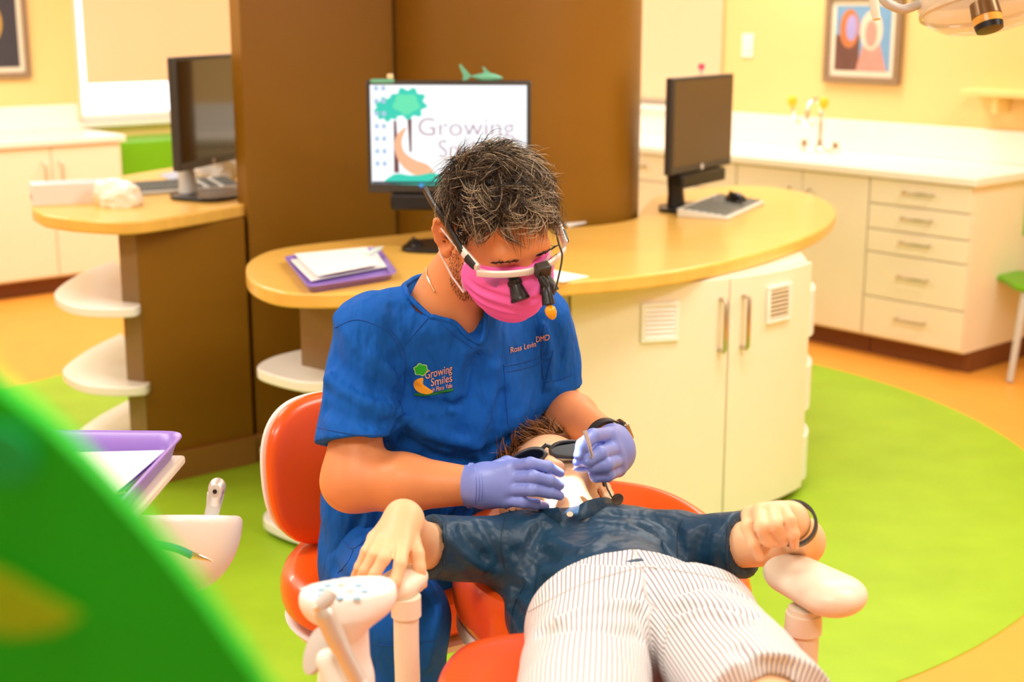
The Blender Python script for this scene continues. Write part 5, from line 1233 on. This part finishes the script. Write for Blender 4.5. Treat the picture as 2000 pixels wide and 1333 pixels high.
# purple tray above the unit with paper and its holder plate
ZT = .925
P = [G(*p, ZT)[:2] for p in ((30, 857), (352, 860), (222, 1004), (-130, 1000))]
hold = thing('tray_holder', 'beige tray holder plate under the purple tray at the left', 'tray holder', (float(P[1][0]) - .1, float(P[1][1]) - .1, ZT - .03))
c = sum(P) / 4
MB().prism([tuple(c + (p - c) * 1.01 + np.array([.008, -.008])) for p in P], ZT - .04, ZT - .024).build('plate', M_beige, hold, world=True, bevel=.005)
MB().tube([(c[0], c[1], ZT - .04), (c[0] - .05, c[1] + .05, a1[2] + .0)], .02, 12).build('stem', M_beige, hold, world=True)
t, cc, L = tray('instrument_tray', P, ZT - .022, 'purple tray lined with white paper at the left foreground', h=.035)
sheet('paper_liner', [(60, 888), (322, 882), (215, 975), (-60, 970)], ZT - .010, M_paper, 'white paper liner inside the purple tray at the left foreground', 'paper', .002)
t = thing('dental_probe', 'dark steel probe lying along the edge of the left foreground tray', 'instrument', tuple(G(290, 915, ZT)))
MB().tube([G(328, 884, ZT + .004), G(290, 920, ZT + .004), G(245, 962, ZT + .004)], [.0012, .003, .003], 8).build('shaft', M_dgrey, t, world=True); MB().tube([G(245, 962, ZT + .004), G(215, 968, ZT + .006), G(170, 968, ZT + .006)], [.003, .002, .001], 8).build('tip', M_steel, t, world=True)
# ---- control pad with metal grip in front of the left armrest
CP = thing('control_console', 'white keypad console with a slanted metal syringe in front of the left armrest', 'console', tuple(W(690, 1250, 1.66)[:2]) + (0,))
k0, k1 = W(632, 1172, 1.66), W(725, 1168, 1.68); k1[2] = k0[2]
sdf_part('keypad', lambda P: np.maximum(su(cap(P, k0, k1, .031, .033, (0, 0, 1), .9), cap(P, (k0 + k1) / 2 + np.array([0, 0, -.02]), (k0 + k1) / 2 + np.array([0, .0, -.06]), .035, .015), .03), P[:, 2] - k0[2] - .012), np.minimum(k0, k1) - .12, np.maximum(k0, k1) + .08, .005, M_bwhite, CP)
M_btn = mat('blue_button_print', (150, 190, 215), .5)
kb_ = None
for i, (px, py) in enumerate([(640, 1145), (628, 1153), (627, 1163), (666, 1144), (684, 1156), (700, 1145), (712, 1157), (697, 1170), (664, 1170)]):
    c_ = G(px, py, k0[2] + .0123)
    MB().lathe([(.0048, 0), (.0048, .0012), (.004, .0016)], c_, 14).build('button', M_btn if i < 3 or i > 4 else M_lgrey, CP, world=True)
mp_ = (k0 + k1) / 2
sdf_part('stalk', lambda P: su(cap(P, W(676, 1215, 1.68), W(676, 1330, 1.69), .028, .032), cap(P, W(676, 1330, 1.69), W(680, 1450, 1.69), .032, .04), .02), W(676, 1330, 1.69) - np.array([.1, .1, .2]), W(676, 1330, 1.69) + np.array([.1, .1, .2]), .006, M_bwhite, CP)
pz = W(680, 1450, 1.69); MB().tube([pz, (pz[0], pz[1], .03)], [.04, .05], 16).build('post', M_bwhite, CP, world=True)
MB().lathe([(.14, 0), (.14, .02), (.05, .035)], (pz[0], pz[1], 0), 24).build('foot', M_bwhite, CP, world=True)
SY = thing('air_syringe', 'shiny slanted metal air syringe resting against the white keypad console', 'syringe', tuple(W(655, 1240, 1.56)))
MB().tube(catmull([W(622, 1180, 1.57), W(632, 1196, 1.57), W(660, 1255, 1.57), W(700, 1330, 1.57)], 5, False), [.009] * 5 + [.0125] * 6 + [.011] * 5, 14).build('body', M_sil, SY, world=True)
MB().tube([W(626, 1184, 1.57), W(640, 1170, 1.57), W(648, 1158, 1.575)], [.009, .009, .008], 12).build('nozzle', M_lgrey, SY, world=True)
HD = thing('tube_holder', 'pair of white suction holders at the foot of the keypad console', 'holder', tuple(W(655, 1310, 1.58)))
for i, (x0, y0, x1, y1, r) in enumerate([(640, 1290, 668, 1360, .017), (664, 1275, 690, 1330, .012), (690, 1310, 705, 1360, .013)]):
    sdf_part('cup', lambda P: cap(P, W(x0, y0, 1.59), W(x1, y1, 1.58), r * .85, r), W((x0 + x1) / 2, (y0 + y1) / 2, 1.585) - .08, W((x0 + x1) / 2, (y0 + y1) / 2, 1.585) + .08, .005, M_bwhite, HD)
pd = thing('splash_disc', 'white flat oval paddle beside the keypad console', 'paddle', tuple(W(618, 1275, 1.62)))
pc_ = W(618, 1272, 1.62); n_ = cv(-.75, .25, -.6); u2 = cv(.45, .85, 0) ; u2 = u2 - n_ * (u2 @ n_); u2 /= np.linalg.norm(u2); v2 = np.cross(n_, u2)
MB().rings([[pc_ + n_ * k + s * (u2 * .031 * math.cos(a) + v2 * .021 * math.sin(a)) for a in [2 * PI * j / 28 for j in range(28)]] for k, s in ((-.004, .9), (-.003, 1), (.003, 1), (.004, .9))]).build('disc', M_lgrey, pd, world=True)
MB().tube([pc_, W(634, 1300, 1.62), W(655, 1320, 1.63)], .004, 8).build('bracket', M_lgrey, pd, world=True)
# ---- operating lamp at the top right
LA = thing('operating_lamp', 'clear dental operating lamp with white handle at the top right', 'lamp', tuple(W(1900, 10, 2.3)))
lc = W(1922, -25, 2.3); sc_ = mpp(lc); la = cv(.16, -.97, -.18); lu = np.cross(la, FW); lu /= np.linalg.norm(lu); lv = np.cross(la, lu)
lu = cv(.97, .20, .1); lu = lu - la * (lu @ la); lu /= np.linalg.norm(lu); lv = np.cross(la, lu)
def bowlR(f): return [[lc + la * z + lu * (r * math.cos(a) * 1.0) + lv * (r * .62 * math.sin(a)) for a in [2 * PI * k / 40 for k in range(40)]] for r, z in f]
k = sc_
MB().rings(bowlR([(140 * k, 0), (138 * k, 30 * k), (128 * k, 55 * k), (100 * k, 74 * k), (60 * k, 83 * k), (10 * k, 85 * k), (9 * k, 83 * k), (60 * k, 80.5 * k), (98 * k, 71 * k), (125 * k, 53 * k), (135 * k, 30 * k), (137 * k, 0)]), True).build('shield', mat('clear_acrylic', (255, 248, 232), .06, alpha=.32, var=.01), LA, world=True, sharp=180)
MB().rings(bowlR([(145 * k, -40 * k), (150 * k, -10 * k), (146 * k, 4 * k), (120 * k, 6 * k), (20 * k, -10 * k)]), True).build('reflector', M_bwhite, LA, world=True)
MB().rings(bowlR([(136 * k, 36 * k), (139 * k, 38 * k), (139 * k, 44 * k), (134 * k, 46 * k)]), False).build('rim_band', mat('warm_clear_rim', (250, 240, 215), .2, trans=.5), LA, world=True)
bp_ = W(1921, 6, 2.2)
MB().lathe([(26 * k, 0), (28 * k, 28 * k), (26 * k, 30 * k)], bp_, 24, la).build('bulb_housing', mat('brown_smoked_metal', (120, 90, 55), .25, metal=.6), LA, world=True)
MB().lathe([(27 * k, 0), (27 * k, 14 * k)], bp_ + la * 29 * k, 24, la).build('amber_ring', mat('amber_glass', (225, 165, 70), .15, var=.3, scale=120), LA, world=True)
MB().lathe([(27 * k, 0), (25 * k, 12 * k), (10 * k, 14 * k)], bp_ + la * 42 * k, 24, la).build('cap', M_black, LA, world=True)
MB().tube(catmull([W(1720, -10, 2.26), W(1735, 8, 2.26), W(1765, 18, 2.27), W(1795, 8, 2.28)], 5, False), [9 * k] * 16, 12).build('arm', M_lgrey, LA, world=True)
MB().tube(catmull([W(1706, -30, 2.26), W(1707, 0, 2.25), W(1712, 38, 2.24)], 5, False), [9 * k] * 9 + [8 * k] * 2, 12).build('handle', M_beige, LA, world=True)
MB().tube([lc - la * 35 * k, lc + np.array([.1, .2, .4]), (lc[0] + .3, lc[1] + .3, CEIL)], .025, 12).build('ceiling_arm', M_bwhite, LA, world=True)
# ---- green chair at the right edge
GC = thing('side_chair', 'green-seated chair with a pale metal leg cut off at the right edge', 'chair', (2.33, 5.5, 0), .2)
b_ = G(1972, 748, 0); x0, y0 = b_[0], b_[1]; GC.location = (x0 + .2, y0 + .2, 0); GC.rotation_euler = (0, 0, 0)
MB().prism([xy(p) for p in catmull([(-.16, -.19, 0), (.16, -.19, 0), (.19, .0, 0), (.16, .19, 0), (-.16, .19, 0), (-.185, 0, 0)], 5)], .41, .44).build('seat', M_gpan, GC, bevel=.012, seg=3)
for sx, sy_ in ((-1, -1), (1, -1), (1, 1), (-1, 1)): MB().tube([(sx * .145, sy_ * .15, .415), (sx * .2, sy_ * .2, .005)], [.019, .015], 10).build('leg', M_lgrey, GC)
MB().rings([[(.22 * s, .22 + .03 * abs(s) ** 2 * 0 + e, z) for e in (0, .025) for s in ((-1, -.5, 0, .5, 1) if e == 0 else (1, .5, 0, -.5, -1))] for z in (.6, .68, .78, .85)]).build('backrest', M_gpan, GC, bevel=.008)
for s in (-1, 1): MB().tube([(s * .17, .2, .45), (s * .18, .235, .7)], .012, 8).build('back_post', M_lgrey, GC)
# ---- out-of-focus green leaf board in the foreground
M_leaf = mat('bright_green_board', (0, 200, 14), .6, var=.06, scale=3); M_leaf2 = mat('teal_green_highlight', (0, 190, 100), .6); M_ylw = mat('olive_yellow_patch', (150, 205, 0), .6)
FG = thing('leaf_board', 'large blurred green leaf-shaped board in the left foreground', 'decoration', tuple(W(150, 1200, .42)))
YF = .50
def slab(name, pix, Y0, th, m, sm=True):
    P = catmull([W(x, y, Y0) for x, y in pix], 6) if sm else [W(x, y, Y0) for x, y in pix]
    return MB().rings([[p + np.array([0, th, 0]) for p in P], P]).build(name, m, FG, world=True)
slab('leaf', [(-160, 620), (-20, 745), (90, 830), (190, 930), (280, 1030), (370, 1140), (450, 1250), (510, 1340), (560, 1480), (300, 1700), (-200, 1800), (-500, 1500), (-500, 900)], YF, .012, M_leaf)
slab('yellow_leaf_patch', [(-60, 1090), (20, 1130), (90, 1170), (155, 1205), (110, 1232), (30, 1245), (-60, 1230)], YF - .004, .003, M_ylw, False)
slab('teal_leaf_highlight', [(-60, 850), (20, 840), (65, 890), (60, 930), (10, 945), (-60, 930)], YF - .004, .003, M_leaf2)  # lighter teal highlight painted on the board as its own patch
pf = W(0, 1500, YF); MB().tube([pf + np.array([-.03, .02, -.05]), (pf[0] - .03, YF + .04, .02)], [.015, .02], 12).build('stand', M_leaf, FG, world=True)
MB().lathe([(.12, 0), (.12, .015), (.03, .025)], (pf[0] - .03, YF + .04, 0), 24).build('foot', M_leaf, FG, world=True)
